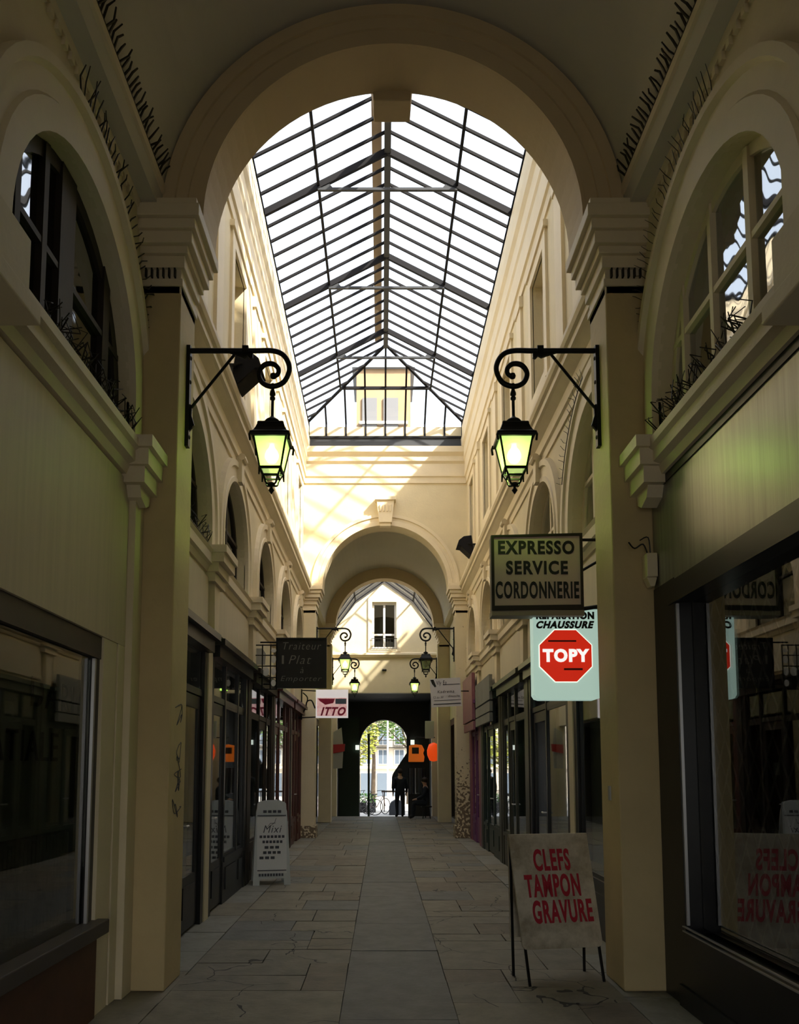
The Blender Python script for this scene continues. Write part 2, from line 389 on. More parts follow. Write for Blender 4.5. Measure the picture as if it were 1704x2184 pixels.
# ------------------------------------------------------------------ side walls with arched openings
WIN = [(7.38, 4.16, 1.04, 1.04), (9.93, 4.38, .82, .84), (12.53, 4.38, .80, .82), (15.13, 4.38, .80, .82), (17.65, 4.38, .72, .82)]
NW = (4.71, 4.32, 1.0, 1.0)
NW2 = (2.11, 4.32, 1.0, 1.0)
def hole(c, zs, a, b, z0): return list(reversed(arch_pts(c, zs, a, b, 24, z0)))
UPW = [(7.38, .5), (9.93, .42), (12.53, .42), (15.13, .42), (17.6, .38)]
for sg in (-1, 1):
    fn = side(sg, W); mb = MB()
    # camera bay: wall from the sill up to the vault
    mb.prism([(-2.5, 3.7), (A1 + .1, 3.7), (A1 + .1, 6.3), (-2.5, 6.3)], fn, -.30, 0,
             [hole(*NW, 3.80), hole(*NW2, 3.80)])
    # hall: storey with arched windows
    mb.prism([(A1b - .1, 3.05), (A2 + .1, 3.05), (A2 + .1, 5.6), (A1b - .1, 5.6)], fn, -.30, 0,
             [hole(*w, 3.92) for w in WIN])
    # hall: upper storey
    mb.prism([(A1b - .1, 5.6), (A2 + .1, 5.6), (A2 + .1, 9.9), (A1b - .1, 9.9)], fn, -.30, 0,
             [[(c - h, 6.55), (c - h, 8.15), (c + h, 8.15), (c + h, 6.55)] for c, h in UPW])
    # vault bay, court beyond
    mb.prism([(A2b - .1, 3.05), (W3, 3.05), (W3, 6.1), (A2b - .1, 6.1)], fn, -.30, 0)
    mb.box(sg * W, sg * (W + .3), A2, A2b, 3.0, 6.2)
    struct('wall_' + SN[sg], mb, M['cream'], 'cream plastered %s wall of the arcade with arched upper windows' % SN[sg], 'wall')
    # dark rooms behind glazing (closed boxes so nothing is thin or open)
    rb = MB()
    for a, b, z0, z1 in ((-2.5, A1, .0, 3.7), (-2.5, A1, 3.7, 6.3), (A1b, A2, 0, 3.05), (A1b, A2, 3.1, 5.6), (A1b, A2, 5.7, 9.9), (A2, W3, 0, 3.05)):
        x0, x1 = W + .29, W + 1.9
        rb.box(sg * x1, sg * (x1 + .1), a, b, z0, z1)
        rb.box(sg * x0, sg * x1, a, b, z1 - .04, z1)
        rb.box(sg * x0, sg * x1, a, b, z0 - .03, z0 + .0)
        rb.box(sg * x0, sg * x1, a, a + .05, z0, z1); rb.box(sg * x0, sg * x1, b - .05, b, z0, z1)
    rb.box(sg * (W + 2), sg * (W + 2.1), A1b, A3b, 9.85, 9.95)
    struct('wall_%s_rooms' % SN[sg], rb, M['int'], 'dark rooms behind the %s windows' % SN[sg], 'wall')

# ------------------------------------------------------------------ windows
def arched_window(sg, c, zs, a, b, z0, fm_, gm, label, muls, bars, deep=.2, fw=.05, pane_backing=None):
    fn = side(sg, W); r = window_root(label, (sg * (W + deep), c, z0))
    e = arch_pts(c, zs, a, b, 24, z0); i = arch_pts(c, zs, a - fw * 1.6, b - fw * 1.6, 24, z0 + fw)
    mb = MB().prism(e, fn, -deep - .05, -deep + .02, [list(reversed(i))]); mb.build('frame', fm_, r)
    def top(u):
        k = 1 - ((u - c) / a) ** 2; return zs + b * math.sqrt(max(k, 0))
    for u, w_ in muls:
        MB().prism([(u - w_, z0), (u + w_, z0), (u + w_, top(u + w_) - .01), (u - w_, top(u - w_) - .01)], fn, -deep - .045, -deep + .035).build('mullion', fm_, r)
    for z in bars:
        h = a * math.sqrt(max(1 - ((z - zs) / b) ** 2, 0)) if z > zs else a
        MB().prism([(c - h + .02, z - .02), (c + h - .02, z - .02), (c + h - .02, z + .02), (c - h + .02, z + .02)], fn, -deep - .04, -deep + .03).build('transom', fm_, r)
    gl = arch_pts(c, zs, a - fw, b - fw, 24, z0 + .02)
    MB().prism(gl, fn, -deep - .012, -deep - .006).build('pane', gm, r)
    if pane_backing:
        MB().prism(arch_pts(c, zs, a - fw, b - fw, 24, z0 + .02), fn, -deep - .07, -deep - .055).build('blind', pane_backing, r)  # near and right windows: its pale colour stands in for reflections in the glass
    return r
# camera bay
arched_window(-1, *NW, 3.80, M['brownblk'], M['oldglass'], 'tall arched window with dark frame high on the near left wall', [(4.34, .03), (4.66, .11), (5.36, .06), (4.0, .03)], [4.62], deep=.10, fw=.06, pane_backing=M['blind'])
arched_window(1, *NW, 3.80, M['cream_light'], M['oldglass'], 'tall arched window with cream glazing bars high on the near right wall', [(4.40, .03), (4.93, .025), (5.42, .025), (3.98, .025)], [4.69], deep=.12, fw=.045, pane_backing=M['pane_backing'])
for sg in (-1, 1):
    arched_window(sg, *NW2, 3.80, M['cream_light'], M['oldglass'], 'arched window beside the camera on the %s wall' % SN[sg], [(1.8, .03), (2.4, .03)], [4.69], deep=.12)
    nm = ['first wide', 'second', 'third', 'fourth', 'fifth']
    for k, (c, zs, a, b) in enumerate(WIN):
        fm_ = M['brownblk'] if sg < 0 else M['cream_light']
        arched_window(sg, c, zs, a, b, 3.92, fm_, M['oldglass'] if sg < 0 else M['winglass'], '%s arched window of the %s hall wall counted from the near pier' % (nm[k], SN[sg]),
                      [(c, .03)] if k else [(c, .035), (c + .5, .03), (c - .5, .03)], [4.62] if k else [4.6], deep=.13, fw=.045, pane_backing=M['pane_backing'] if (k > 1 or sg > 0) else None)
    for k, (c, h) in enumerate(UPW):
        fn = side(sg, W); r = window_root('%s rectangular upper storey window of the %s hall wall from the near end' % (nm[k].split()[0], SN[sg]), (sg * (W + .15), c, 6.55))
        MB().prism([(c - h, 6.55), (c + h, 6.55), (c + h, 8.15), (c - h, 8.15)], fn, -.2, -.13, [[(c - h + .06, 6.61), (c - h + .06, 8.09), (c - .02, 8.09), (c - .02, 6.61)], [(c + .02, 6.61), (c + .02, 8.09), (c + h - .06, 8.09), (c + h - .06, 6.61)]]).build('frame', M['cream_light'], r)
        MB().prism([(c - h + .05, 6.6), (c + h - .05, 6.6), (c + h - .05, 8.1), (c - h + .05, 8.1)], fn, -.175, -.165).build('pane', M['shopglass'], r)
        MB().prism([(c - h + .05, 6.6), (c + h - .05, 6.6), (c + h - .05, 8.1), (c - h + .05, 8.1)], fn, -.27, -.25).build('blind', M['pane_backing'], r)

# ------------------------------------------------------------------ mouldings
PROF_BAND = [(0, 0), (0, .05), (.07, .05), (.08, .035), (.22, .035), (.24, .06), (.33, .06), (.35, 0)]
for sg in (-1, 1):
    fn = side(sg, W); S = SN[sg]
    c, zs, a, b = NW
    trim(arch_band(MB(), fn, c, zs, a, b, [(0, -.02), (0, .05), (.16, .05), (.18, .03), (.30, .03), (.32, .07), (.38, .07), (.38, -.02)], 3.82), M['cream_light'], 'broad arched moulding around the near %s window' % S, 'moulding')
    trim(arch_band(MB(), fn, NW2[0], zs, a, b, [(0, -.02), (0, .05), (.16, .05), (.18, .03), (.30, .03), (.32, .07), (.38, .07), (.38, -.02)], 3.82), M['cream_light'], 'arched moulding around the window beside the camera on the %s' % S, 'moulding')
    for k, (c, zs, a, b) in enumerate(WIN):
        s = 1 if k == 0 else .82
        mb = arch_band(MB(), fn, c, zs, a, b, [(p * s, q if p not in (0, .35) else q) for p, q in PROF_BAND][:-1] + [(.35 * s, -.01), (0, -.01)], 3.93)
        o = trim(mb, M['cream_light'], 'arched moulding around the %s arched window of the %s hall wall' % (['first wide', 'second', 'third', 'fourth', 'fifth'][k], S), 'moulding')
        if k:   # scroll keystone
            km = MB().prism([(c - .07, zs + b + .02), (c + .07, zs + b + .02), (c + .10, zs + b + .36), (c - .10, zs + b + .36)], fn, 0, .10)
            km.tube([fn(c - .10, zs + b + .34, .10), fn(c + .10, zs + b + .34, .10)], .045, 10)
            km.build('keystone', M['cream_light'], o)
    # sill run and its corbels in the camera bay
    mb = run(MB(), sg, [(2.0, 3.72), (1.93, 3.72), (1.91, 3.78), (1.86, 3.80), (1.86, 3.88), (1.83, 3.90), (1.83, 3.96), (1.87, 3.98), (2.0, 3.99)], -2.4, 5.6)
    trim(mb, M['cream_light'], 'long moulded window sill on the near %s wall' % S, 'sill')
    mb = MB()
    for x, z0, z1 in ((1.80, 3.66, 3.78), (1.765, 3.78, 3.90), (1.73, 3.90, 3.985)):
        mb.box(sg * 2.0, sg * x, 5.58 - (1.80 - x), A1 + .0, z0, z1)
    mb.prism([(5.64, 3.66), (5.90, 3.66), (5.88, 3.58), (5.80, 3.54), (5.68, 3.58)], fn, 0, .12)
    trim(mb, M['cream_light'], 'corbel block closing the near %s sill against the pier' % S, 'corbel')
    # broad ledge over the shop front nearest the camera
    mb = MB().box(sg * 2.0, sg * 1.66, -1, 3.50, 3.63, 3.72); mb.box(sg * 2.0, sg * 1.70, -1, 3.46, 3.72, 4.02)
    trim(mb, M['cream'], 'deep projecting ledge above the nearest %s shop' % S, 'ledge', bevel=.008)
    # cornice under the vault in the camera bay
    run(mb := MB(), sg, [(2.0, 5.90), (1.955, 5.90), (1.945, 5.97), (1.92, 5.99), (1.90, 6.06), (1.86, 6.10), (1.80, 6.12), (1.80, 6.19), (1.83, 6.21), (2.0, 6.3)], -2.4, A1 + .05)
    trim(mb, M['cream_light'], 'moulded cornice along the near %s wall under the vault' % S, 'cornice')
    # dentils under that cornice
    mb = MB(); y = -1.0
    while y < 5.5:
        mb.box(sg * 2.0, sg * 1.945, y, y + .045, 5.83, 5.885); y += .10
    trim(mb, M['cream'], 'fine dentil row under the near %s cornice' % S, 'dentils')
    # mid cornice of the hall
    CP = [(2.0, 5.46), (1.95, 5.46), (1.945, 5.56), (1.92, 5.58), (1.91, 5.70), (1.88, 5.73), (1.83, 5.78), (1.80, 5.80), (1.80, 5.87), (1.77, 5.89), (1.75, 5.93), (1.75, 5.98), (1.80, 6.02), (2.0, 6.08)]
    run(mb := MB(), sg, CP, A1b, A2)
    trim(mb, M['cream_light'], 'long moulded cornice between the storeys on the %s hall wall' % S, 'cornice')
    # crown cornice carrying the glass roof
    run(mb := MB(), sg, [(2.05, 8.48), (1.945, 8.48), (1.94, 8.62), (1.91, 8.64), (1.91, 9.0), (1.885, 9.04), (1.885, 9.3), (1.84, 9.36), (1.83, 9.55), (1.86, 9.60), (1.86, 9.98), (2.2, 9.98), (2.2, 9.6), (2.05, 9.6)], A1b - .3, A2 + .05)
    trim(mb, M['cream_light'], 'tall crown cornice carrying the glass roof on the %s' % S, 'cornice')
    # pilaster strips and frames of the upper storey
    for k, (c, h) in enumerate(UPW):
        mb = MB().prism([(c - h - .16, 6.35), (c + h + .16, 6.35), (c + h + .16, 8.32), (c - h - .16, 8.32)], fn, -.01, .035, [[(c - h, 6.55), (c - h, 8.15), (c + h, 8.15), (c + h, 6.55)]])
        mb.prism([(c - h - .22, 6.28), (c + h + .22, 6.28), (c + h + .22, 6.36), (c - h - .22, 6.36)], fn, 0, .07)
        mb.prism([(c - h - .2, 8.32), (c + h + .2, 8.32), (c + h + .2, 8.40), (c - h - .2, 8.40)], fn, 0, .06)
        trim(mb, M['cream_light'], 'flat frame of the %s upper storey window on the %s' % (['first', 'second', 'third', 'fourth', 'fifth'][k], S), 'frame')
    for k, c in enumerate((8.64, 11.23, 13.83, 16.42)):
        mb = MB().prism([(c - .17, 6.08), (c + .17, 6.08), (c + .17, 8.48), (c - .17, 8.48)], fn, 0, .04)
        mb.prism([(c - .2, 6.08), (c + .2, 6.08), (c + .2, 6.28), (c - .2, 6.28)], fn, 0, .06).prism([(c - .2, 8.3), (c + .2, 8.3), (c + .2, 8.46), (c - .2, 8.46)], fn, 0, .06)
        trim(mb, M['cream_light'], 'shallow pilaster %s along the %s upper storey from the near end' % (['first', 'second', 'third', 'fourth'][k], S), 'pilaster')
    # sill course with breaking corbels in the hall
    run(mb := MB(), sg, [(2.0, 3.70), (1.95, 3.70), (1.93, 3.76), (1.90, 3.78), (1.90, 3.88), (1.88, 3.92), (2.0, 3.95)], A1b, A2)
    trim(mb, M['cream_light'], 'sill course under the arched windows of the %s hall wall' % S, 'sill')
    for k, c in enumerate((8.64, 11.23, 13.83, 16.42)):
        mb = MB()
        for o_, z0, z1 in ((.10, 3.60, 3.70), (.14, 3.70, 3.80), (.20, 3.80, 3.90), (.23, 3.90, 3.98)):
            mb.prism([(c - .22 - o_ * .5, z0), (c + .22 + o_ * .5, z0), (c + .22 + o_ * .5, z1), (c - .22 - o_ * .5, z1)], fn, 0, o_)
        mb.prism([(c - .14, 3.60), (c + .14, 3.60), (c + .10, 3.05), (c - .10, 3.05)], fn, 0, .07)
        trim(mb, M['cream_light'], '%s corbel of the %s sill course counted from the near pier' % (['first', 'second', 'third', 'fourth'][k], S), 'corbel')
    # flat panels under the sill course
    for k, (a, b) in enumerate(((6.5, 8.38), (8.9, 10.97), (11.49, 13.57), (14.09, 16.16), (16.68, 18.6))):
        mb = MB().prism([(a, 3.12), (b, 3.12), (b, 3.64), (a, 3.64)], fn, 0, .03)
        trim(mb, M['panel'], '%s flat cream panel above the %s shops from the near pier' % (['first', 'second', 'third', 'fourth', 'fifth'][k], S), 'panel', bevel=.006)

# ------------------------------------------------------------------ transverse arches
def pier(sg, y0, y1, x_in, x_out, top, label, m='pier'):
    mb = MB().box(sg * x_in, sg * x_out, y0, y1, 0, top)
    return trim(mb, M[m], label, 'pier', bevel=.012)
def capital(sg, y0, y1, label, m='cream_light', x_out=2.0):
    mb = MB()
    st = [(.015, 5.36, 5.42), (.03, 5.50, 5.60), (.06, 5.60, 5.66), (.10, 5.66, 5.76), (.13, 5.76, 5.84), (.165, 5.84, 5.94), (.14, 5.94, 6.0)]
    for o_, z0, z1 in st: mb.box(sg * (PX - o_), sg * x_out, y0 - o_, y1 + o_ * .6, z0, z1)
    mb.box(sg * PX, sg * x_out, y0, y1, 5.3, 6.0)
    return trim(mb, M[m], label, 'capital', bevel=.006)
def arch_wall(y0, y1, rin, rout, label, x=2.35, top=8.2, m='arch', zs=ARC[0]):
    n = 40
    outer = [(-x, zs), (-x, top), (x, top), (x, zs)]
    inner = [(rin * math.cos(PI * i / n), zs + rin * math.sin(PI * i / n)) for i in range(n + 1)]
    mb = MB().prism(outer + inner, lambda u, v, w: (u, w, v), y0, y1)
    return mb
# A1 : wall seen below the vault + hall face rising to the roof
mb = arch_wall(A1 + .02, A1b, 1.50, 0, '')
struct('wall_near_arch', mb, M['arch'], 'wall pierced by the near round arch between the camera bay and the hall', 'wall')
mb = MB()
mb.prism([(-2.35, 8.2), (2.35, 8.2), (2.35, 12.6), (-2.35, 12.6)], lambda u, v, w: (u, w, v), A1 + .02, A1b)
struct('wall_above_near_arch', mb, M['cream'], 'cream gable wall above the near arch facing the hall', 'wall')
mb = MB()
arch_band(mb, facing(A1 + .03), 0, ARC[0], 1.50, 1.50, [(0, -.01), (0, .03), (.03, .03), (.035, .0201), (.13, .0201), (.135, .035), (.225, .035), (.23, .055), (.325, .055), (.33, -.01)], n=48)
trim(mb, M['arch'], 'moulded face band of the near round arch', 'moulding')
n = 48
for sg in (-1, 1):
    S = SN[sg]
    pier(sg, A1, A1b, PX, 2.0, 5.4, 'tall tan pier carrying the near arch on the %s' % S)
    capital(sg, A1, A1b, 'moulded capital of the near %s pier' % S)
    mb = MB()
    for k in range(6):
        mb.box(sg * (1.70 + k * .045), sg * (1.712 + k * .045), A1 - .035, A1 - .002, 5.425, 5.495)
    trim(mb, M['wire'], 'row of dark slots under the near %s capital' % S, 'dentils')
    pier(sg, A2, A2b, PX - .0, 2.0, 5.4, 'cream pier of the far arch on the %s with %s' % (S, 'worn base' if sg < 0 else 'flaking lower paint'), 'flaking' if sg > 0 else 'cream')
    capital(sg, A2, A2b, 'moulded capital of the far arch %s pier' % S)
    mb = MB().box(sg * (PX - .04), sg * 2.0, A2 - .05, A2b + .02, 0, .28)
    trim(mb, M['flaking'], 'stone plinth of the far arch %s pier' % S, 'plinth', bevel=.01)
    pier(sg, A3, A3b, PX - .05, 2.0, 5.4, 'shaded cream pier of the third arch on the %s' % S, 'cream')
    capital(sg, A3, A3b, 'moulded capital of the third arch %s pier' % S)
# keystone seen from below, hall side
mb = MB().prism([(-.16, 7.34), (.16, 7.34), (.21, 7.95), (-.21, 7.95)], lambda u, v, w: (u, w, v), A1b - .02, A1b + .22)
trim(mb, M['arch'], 'scrolled keystone hanging over the hall side of the near arch', 'keystone', bevel=.01)  # darker arch paint puts the shade on its underside into the colour
# A2
mb = arch_wall(A2, A2b, 1.50, 0, '', x=2.3, top=9.9)
struct('wall_end', mb, M['cream'], 'sunlit cream end wall of the hall above the far arch', 'wall')
mb = MB()
arch_band(mb, facing(A2), 0, ARC[0], 1.50, 1.50, [(0, -.01), (0, .05), (.10, .05), (.11, .035), (.19, .035), (.2, .065), (.27, .065), (.28, -.01)], n=48)
trim(mb, M['cream_light'], 'moulded band around the far arch of the hall', 'moulding')
mb = MB().prism([(-.15, 7.46), (.15, 7.46), (.21, 8.0), (-.21, 8.0)], facing(A2), 0, .20)
mb.box(-.25, .25, A2 - .24, A2, 8.0, 8.09).box(-.13, .13, A2 - .16, A2, 7.38, 7.46)
for k in range(4): mb.tube([(-.12 + k * .08, A2 - .20, 7.72), (-.12 + k * .08, A2 - .22, 7.88)], .025, 8)
trim(mb, M['cream_light'], 'carved keystone over the far arch', 'keystone', bevel=.006)
mb = MB().prism([(A2 + .1, 8.48), (A2 - .03, 8.48), (A2 - .04, 8.62), (A2 - .07, 8.64), (A2 - .07, 8.95), (A2 - .12, 9.0), (A2 - .12, 9.12), (A2 - .2, 9.2), (A2 - .2, 9.34), (A2 + .1, 9.36)], lambda a, b, w: (w, a, b), -1.95, 1.95)
trim(mb, M['cream_light'], 'crown cornice across the end wall under the glass gable', 'cornice')
# A3
mb = arch_wall(A3, A3b, 1.50, 0, '', x=2.3, top=8.0)
struct('wall_third_arch', mb, M['arch'], 'tan wall of the third arch at the end of the second vault', 'wall')
# vaults
def vault(y0, y1, r, label, name):
    mb = MB(); n = 44
    o = [(-(r + .55), ARC[0] + .03), (-(r + .55), 8.3), (r + .55, 8.3), (r + .55, ARC[0] + .03)]
    inn = [(r * math.cos(PI * i / n), ARC[0] + .03 + r * math.sin(PI * i / n)) for i in range(n + 1)]
    mb.prism(o + inn, lambda u, v, w: (u, w, v), y0, y1)
    struct(name, mb, M['ceil'], label, 'ceiling')
vault(-2.6, A1 + .02, 1.83, 'smooth grey plaster barrel vault over the camera', 'ceiling')
vault(A2b, A3, 1.80, 'grey plaster barrel vault beyond the far arch', 'ceiling_far')
for sg in (-1, 1):
    run(mb := MB(), sg, [(2.0, 5.86), (1.86, 5.88), (1.78, 5.95), (1.80, 6.0), (2.0, 6.02)], A2b, A3)
    trim(mb, M['cream'], 'thin cornice under the far vault on the %s' % SN[sg], 'cornice')

# unseen back wall added to close the bay, doorway sized to let light in
mb = MB().prism([(-2.4, 0), (-1.0, 0), (-1.0, 3.6), (1.0, 3.6), (1.0, 0), (2.4, 0), (2.4, 8.2), (-2.4, 8.2)], lambda u, v, w: (u, w, v), -2.9, -2.55)
struct('wall_back', mb, M['cream'], 'unseen cream wall added behind the camera, its doorway sized to let light in', 'wall')

# ------------------------------------------------------------------ court beyond the third arch, gabled wall with window
mb = MB()
gab = [(-2.2, 4.2), (-2.2, 6.0), (-1.75, 6.35), (-1.0, 7.3), (0, 8.02), (1.0, 7.3), (1.75, 6.35), (2.2, 6.0), (2.2, 4.2)]
mb.prism(gab, facing(W3), -.35, 0, [[(-.42, 5.72), (-.42, 7.36), (.42, 7.36), (.42, 5.72)]])
mb.box(-2.2, -1.62, W3, W3 + .35, -.3, 4.2); mb.box(1.62, 2.2, W3, W3 + .35, -.3, 4.2)
struct('wall_court', mb, M['cream'], 'sunlit gabled wall with a window beyond the third arch', 'wall')
mb = MB().prism([(W3, 5.42), (W3 - .08, 5.44), (W3 - .14, 5.5), (W3 - .14, 5.56), (W3, 5.6)], lambda a, b, w: (w, a, b), -2.0, 2.0)
trim(mb, M['cream_light'], 'horizontal moulding under the window of the gabled wall', 'moulding')
r = window_root('tall window with two dark lights in the gabled wall', (0, W3 + .1, 5.72))
fn = facing(W3)
MB().prism([(-.42, 5.72), (.42, 5.72), (.42, 7.36), (-.42, 7.36)], fn, -.2, -.1, [[(-.35, 5.8), (-.35, 6.2), (-.035, 6.2), (-.035, 5.8)], [(.035, 5.8), (.035, 6.2), (.35, 6.2), (.35, 5.8)], [(-.35, 6.26), (-.35, 7.28), (-.035, 7.28), (-.035, 6.26)], [(.035, 6.26), (.035, 7.28), (.35, 7.28), (.35, 6.26)]]).build('frame', M['white'], r)
MB().prism([(-.36, 5.78), (.36, 5.78), (.36, 7.3), (-.36, 7.3)], fn, -.16, -.15).build('pane', M['darkglass'], r)
MB().prism([(-.5, 5.66), (.5, 5.66), (.5, 7.46), (-.5, 7.46)], fn, -.4, -.36).build('blind', M['int'], r)
MB().prism([(-.56, 5.62), (.56, 5.62), (.56, 7.52), (-.56, 7.52)], fn, -.005, .05, [[(-.42, 5.72), (-.42, 7.36), (.42, 7.36), (.42, 5.72)]]).build('surround', M['cream_light'], r)
mb = MB()
for k in range(9): mb.tube([(-.42 + k * .105, W3 - .09, 5.72), (-.42 + k * .105, W3 - .09, 6.06)], .007, 6)
mb.tube([(-.45, W3 - .09, 6.07), (.45, W3 - .09, 6.07)], .012, 6).tube([(-.45, W3 - .09, 5.72), (.45, W3 - .09, 5.72)], .01, 6)
mb.build('guard_rail', M['iron'], r)
MB().lathe((0, W3 - .02, 4.98), [(.001, -.035), (.07, -.03), (.08, 0), (.07, .03), (.001, .035)], 16).build('wall_vent', M['iron'])
tag(bpy.data.objects['wall_vent'], 'small dark oval vent on the wall under the court window', 'vent')
# glazed roof of the court
rt = thing('glass_roof', 'small glazed gable roof with dark bars over the court behind the third arch', 'glass roof', (0, 25.9, 8))
RL = [(1.95, 6.05), (1.70, 6.42), (1.0, 7.38), (0, 8.1)]
for k in range(4):
    yy = A3b + .25 + k * (W3 - A3b - .3) / 3
    for sg in (-1, 1): MB().tube([(sg * a, yy, b) for a, b in RL], .026, 4).build('rafter', M['steel'], rt)
for a, b in RL: 
    for sg in ((-1, 1) if a else (1,)): MB().tube([(sg * a, A3b, b + .02), (sg * a, W3, b + .02)], .03, 6).build('purlin', M['steel'], rt)
mb = MB()
for sg in (-1, 1):
    for (a, b), (c_, d) in zip(RL, RL[1:]): mb.add([(sg * a, A3b, b + .04), (sg * a, W3, b + .04), (sg * c_, W3, d + .04), (sg * c_, A3b, d + .04)], [(0, 1, 2, 3)])
mb.build('glass_panes', M['roofglass'], rt)

# ------------------------------------------------------------------ hall skylight
RID, EV, HX = 11.06, 10.02, 1.92
RE, GY = 17.0, 18.74          # where the ridge ends and the hipped end comes down
sk = thing('glass_roof', 'long pitched glass roof with black steel bars over the hall', 'glass roof', (0, 12.6, 10))
Y0 = A1b + .05
def slope_z(x): return RID - (RID - EV) * abs(x) / HX
MB().box(-.05, .05, Y0, RE, RID - .12, RID + .03).build('ridge_beam', M['steel_grey'], sk)
MB().box(-.24, -.09, Y0, RE, RID + .05, RID + .08).build('ridge_board', M['beige'], sk)
step = 2.49 / 7
tr = [8.87, 11.36, 13.85, 16.34]
yy = 11.36 - step * 13
while yy < GY - .1:
    if yy > Y0:
        heavy = any(abs(yy - t) < .02 for t in tr)
        w_ = .028 if heavy else .015; d_ = .11 if heavy else .045
        xs_ = max(0, (yy - RE) / (GY - RE) * HX)
        for sg in (-1, 1):
            MB().prism([(xs_, slope_z(xs_) - .01), (HX, EV), (HX, EV - d_), (xs_, slope_z(xs_) - .01 - d_)], lambda u, v, w, sg=sg: (sg * u, w, v), yy - w_, yy + w_).build('rafter', M['steel'], sk)
    yy += step
hipY = lambda x: RE + (GY - RE) * abs(x) / HX
for sg in (-1, 1):
    MB().box(sg * 1.03, sg * 1.07, Y0, hipY(1.05), slope_z(1.05) - .08, slope_z(1.05) - .03).build('purlin', M['steel'], sk)
    MB().box(sg * (HX - .06), sg * (HX + .04), Y0, GY, EV - .12, EV).build('eaves_beam', M['steel'], sk)
    MB().tube([(0, RE, RID - .03), (sg * HX, GY, EV - .03)], .035, 6).build('hip_rafter', M['steel'], sk)
for t in tr:
    MB().box(-1.06, 1.06, t - .022, t + .022, slope_z(1.05) - .14, slope_z(1.05) - .10).build('tie_bar', M['steel_grey'], sk)
    for sg in (-1, 1):
        MB().prism([(sg * 1.02, slope_z(1.05) - .12), (sg * .82, slope_z(1.05) - .12), (sg * .92, slope_z(.92) - .06)], lambda u, v, w: (u, w, v), t - .015, t + .015).build('gusset', M['steel_grey'], sk)
mb = MB()
for sg in (-1, 1):
    mb.add([(0, Y0, RID + .035), (0, RE, RID + .035), (sg * (HX + .02), GY, EV + .02), (sg * (HX + .02), Y0, EV + .02)], [(0, 1, 2, 3)])
mb.build('glass_panes', M['roofglass'], sk)
# hipped end with its upright bars
MB().box(-1.03, 1.03, hipY(1) - .03, hipY(1) + .03, slope_z(1.0) - .08, slope_z(1.0) - .02).build('hip_tie', M['steel'], sk)
MB().box(-1.9, 1.9, GY - .06, GY + .08, 9.34, 9.60).build('base_beam', M['steel_grey'], sk)
MB().box(-1.9, 1.9, GY - .09, GY - .05, 9.58, 9.63).build('base_rail', M['steel'], sk)
for x in (-1.44, -.96, -.48, 0, .48, .96, 1.44):
    MB().tube([(x, hipY(x), slope_z(x) - .04), (x, GY, EV - .04), (x, GY + .02, 9.6)], .03, 4).build('upright_bar', M['steel'], sk)
for x in (-1.88, 1.88): MB().box(x - .03, x + .03, GY - .03, GY + .03, 9.6, EV).build('corner_post', M['steel'], sk)
mb = MB(); mb.add([(0, RE, RID + .035), (-HX, GY, EV + .02), (HX, GY, EV + .02), (-HX, GY + .05, 9.6), (HX, GY + .05, 9.6)], [(0, 1, 2), (1, 3, 4, 2)])
mb.build('end_panes', M['roofglass'], sk)

# rooftop dormer seen through the gable glass
dm = thing('roof_dormer', 'beige roof dormer with a pale shuttered window seen through the glass gable', 'dormer', (0, 22, 9))
MB().box(-.78, .70, 21, 23, 8.3, 12.55).build('walls', M['beige'], dm)
MB().prism([(-.9, 12.55), (.82, 12.55), (-.04, 12.9)], lambda u, v, w: (u, w, v), 20.9, 23).build('roof', M['roofslate'], dm)
for x in (-.42, .16): MB().box(x - .2, x + .2, 20.95, 21.02, 10.5, 11.7).build('shutter', M['bluepane'], dm)
MB().box(-.7, .62, 20.9, 21, 10.95, 11.02).build('sill', M['white'], dm)
rf = MB().box(-8, 8, A2b + .05, 24, 8.25, 8.5); rf.box(-2.4, 2.4, -3, A1, 8.2, 8.4)
struct('roof_flat', rf, M['roofslate'], 'flat zinc roofs over the vaulted bays', 'roof')
# buildings of the block over and beside the passage, shaped for their shade
ub = thing('shading_building', 'unseen upper storeys added over the camera bay to shade the near hall', 'building', (0, 0, 8.4))
MB().box(-8, 8, -4, 4.9, 8.4, 15.0).build('walls', M['beige'], ub)  # out of view, height chosen to cast shade on the near hall
for sg in (-1, 1):
    mb = MB().box(sg * 4.2, sg * 9, -4, 19.3, 0, 9.9).box(sg * 4.2, sg * 9, 19.3, 30, 0, 9.9 if sg > 0 else 6.3)  # far right part kept tall to shade the lower court wall
    struct('wall_%s_block' % SN[sg], mb, M['beige'], 'mass of the building behind the %s shops' % SN[sg], 'wall')
    struct('roof_%s' % SN[sg], MB().box(sg * 2.05, sg * 9, A1, 18.9, 9.93, 10.02), M['roofslate'], 'zinc roof beside the skylight on the %s' % SN[sg], 'roof')

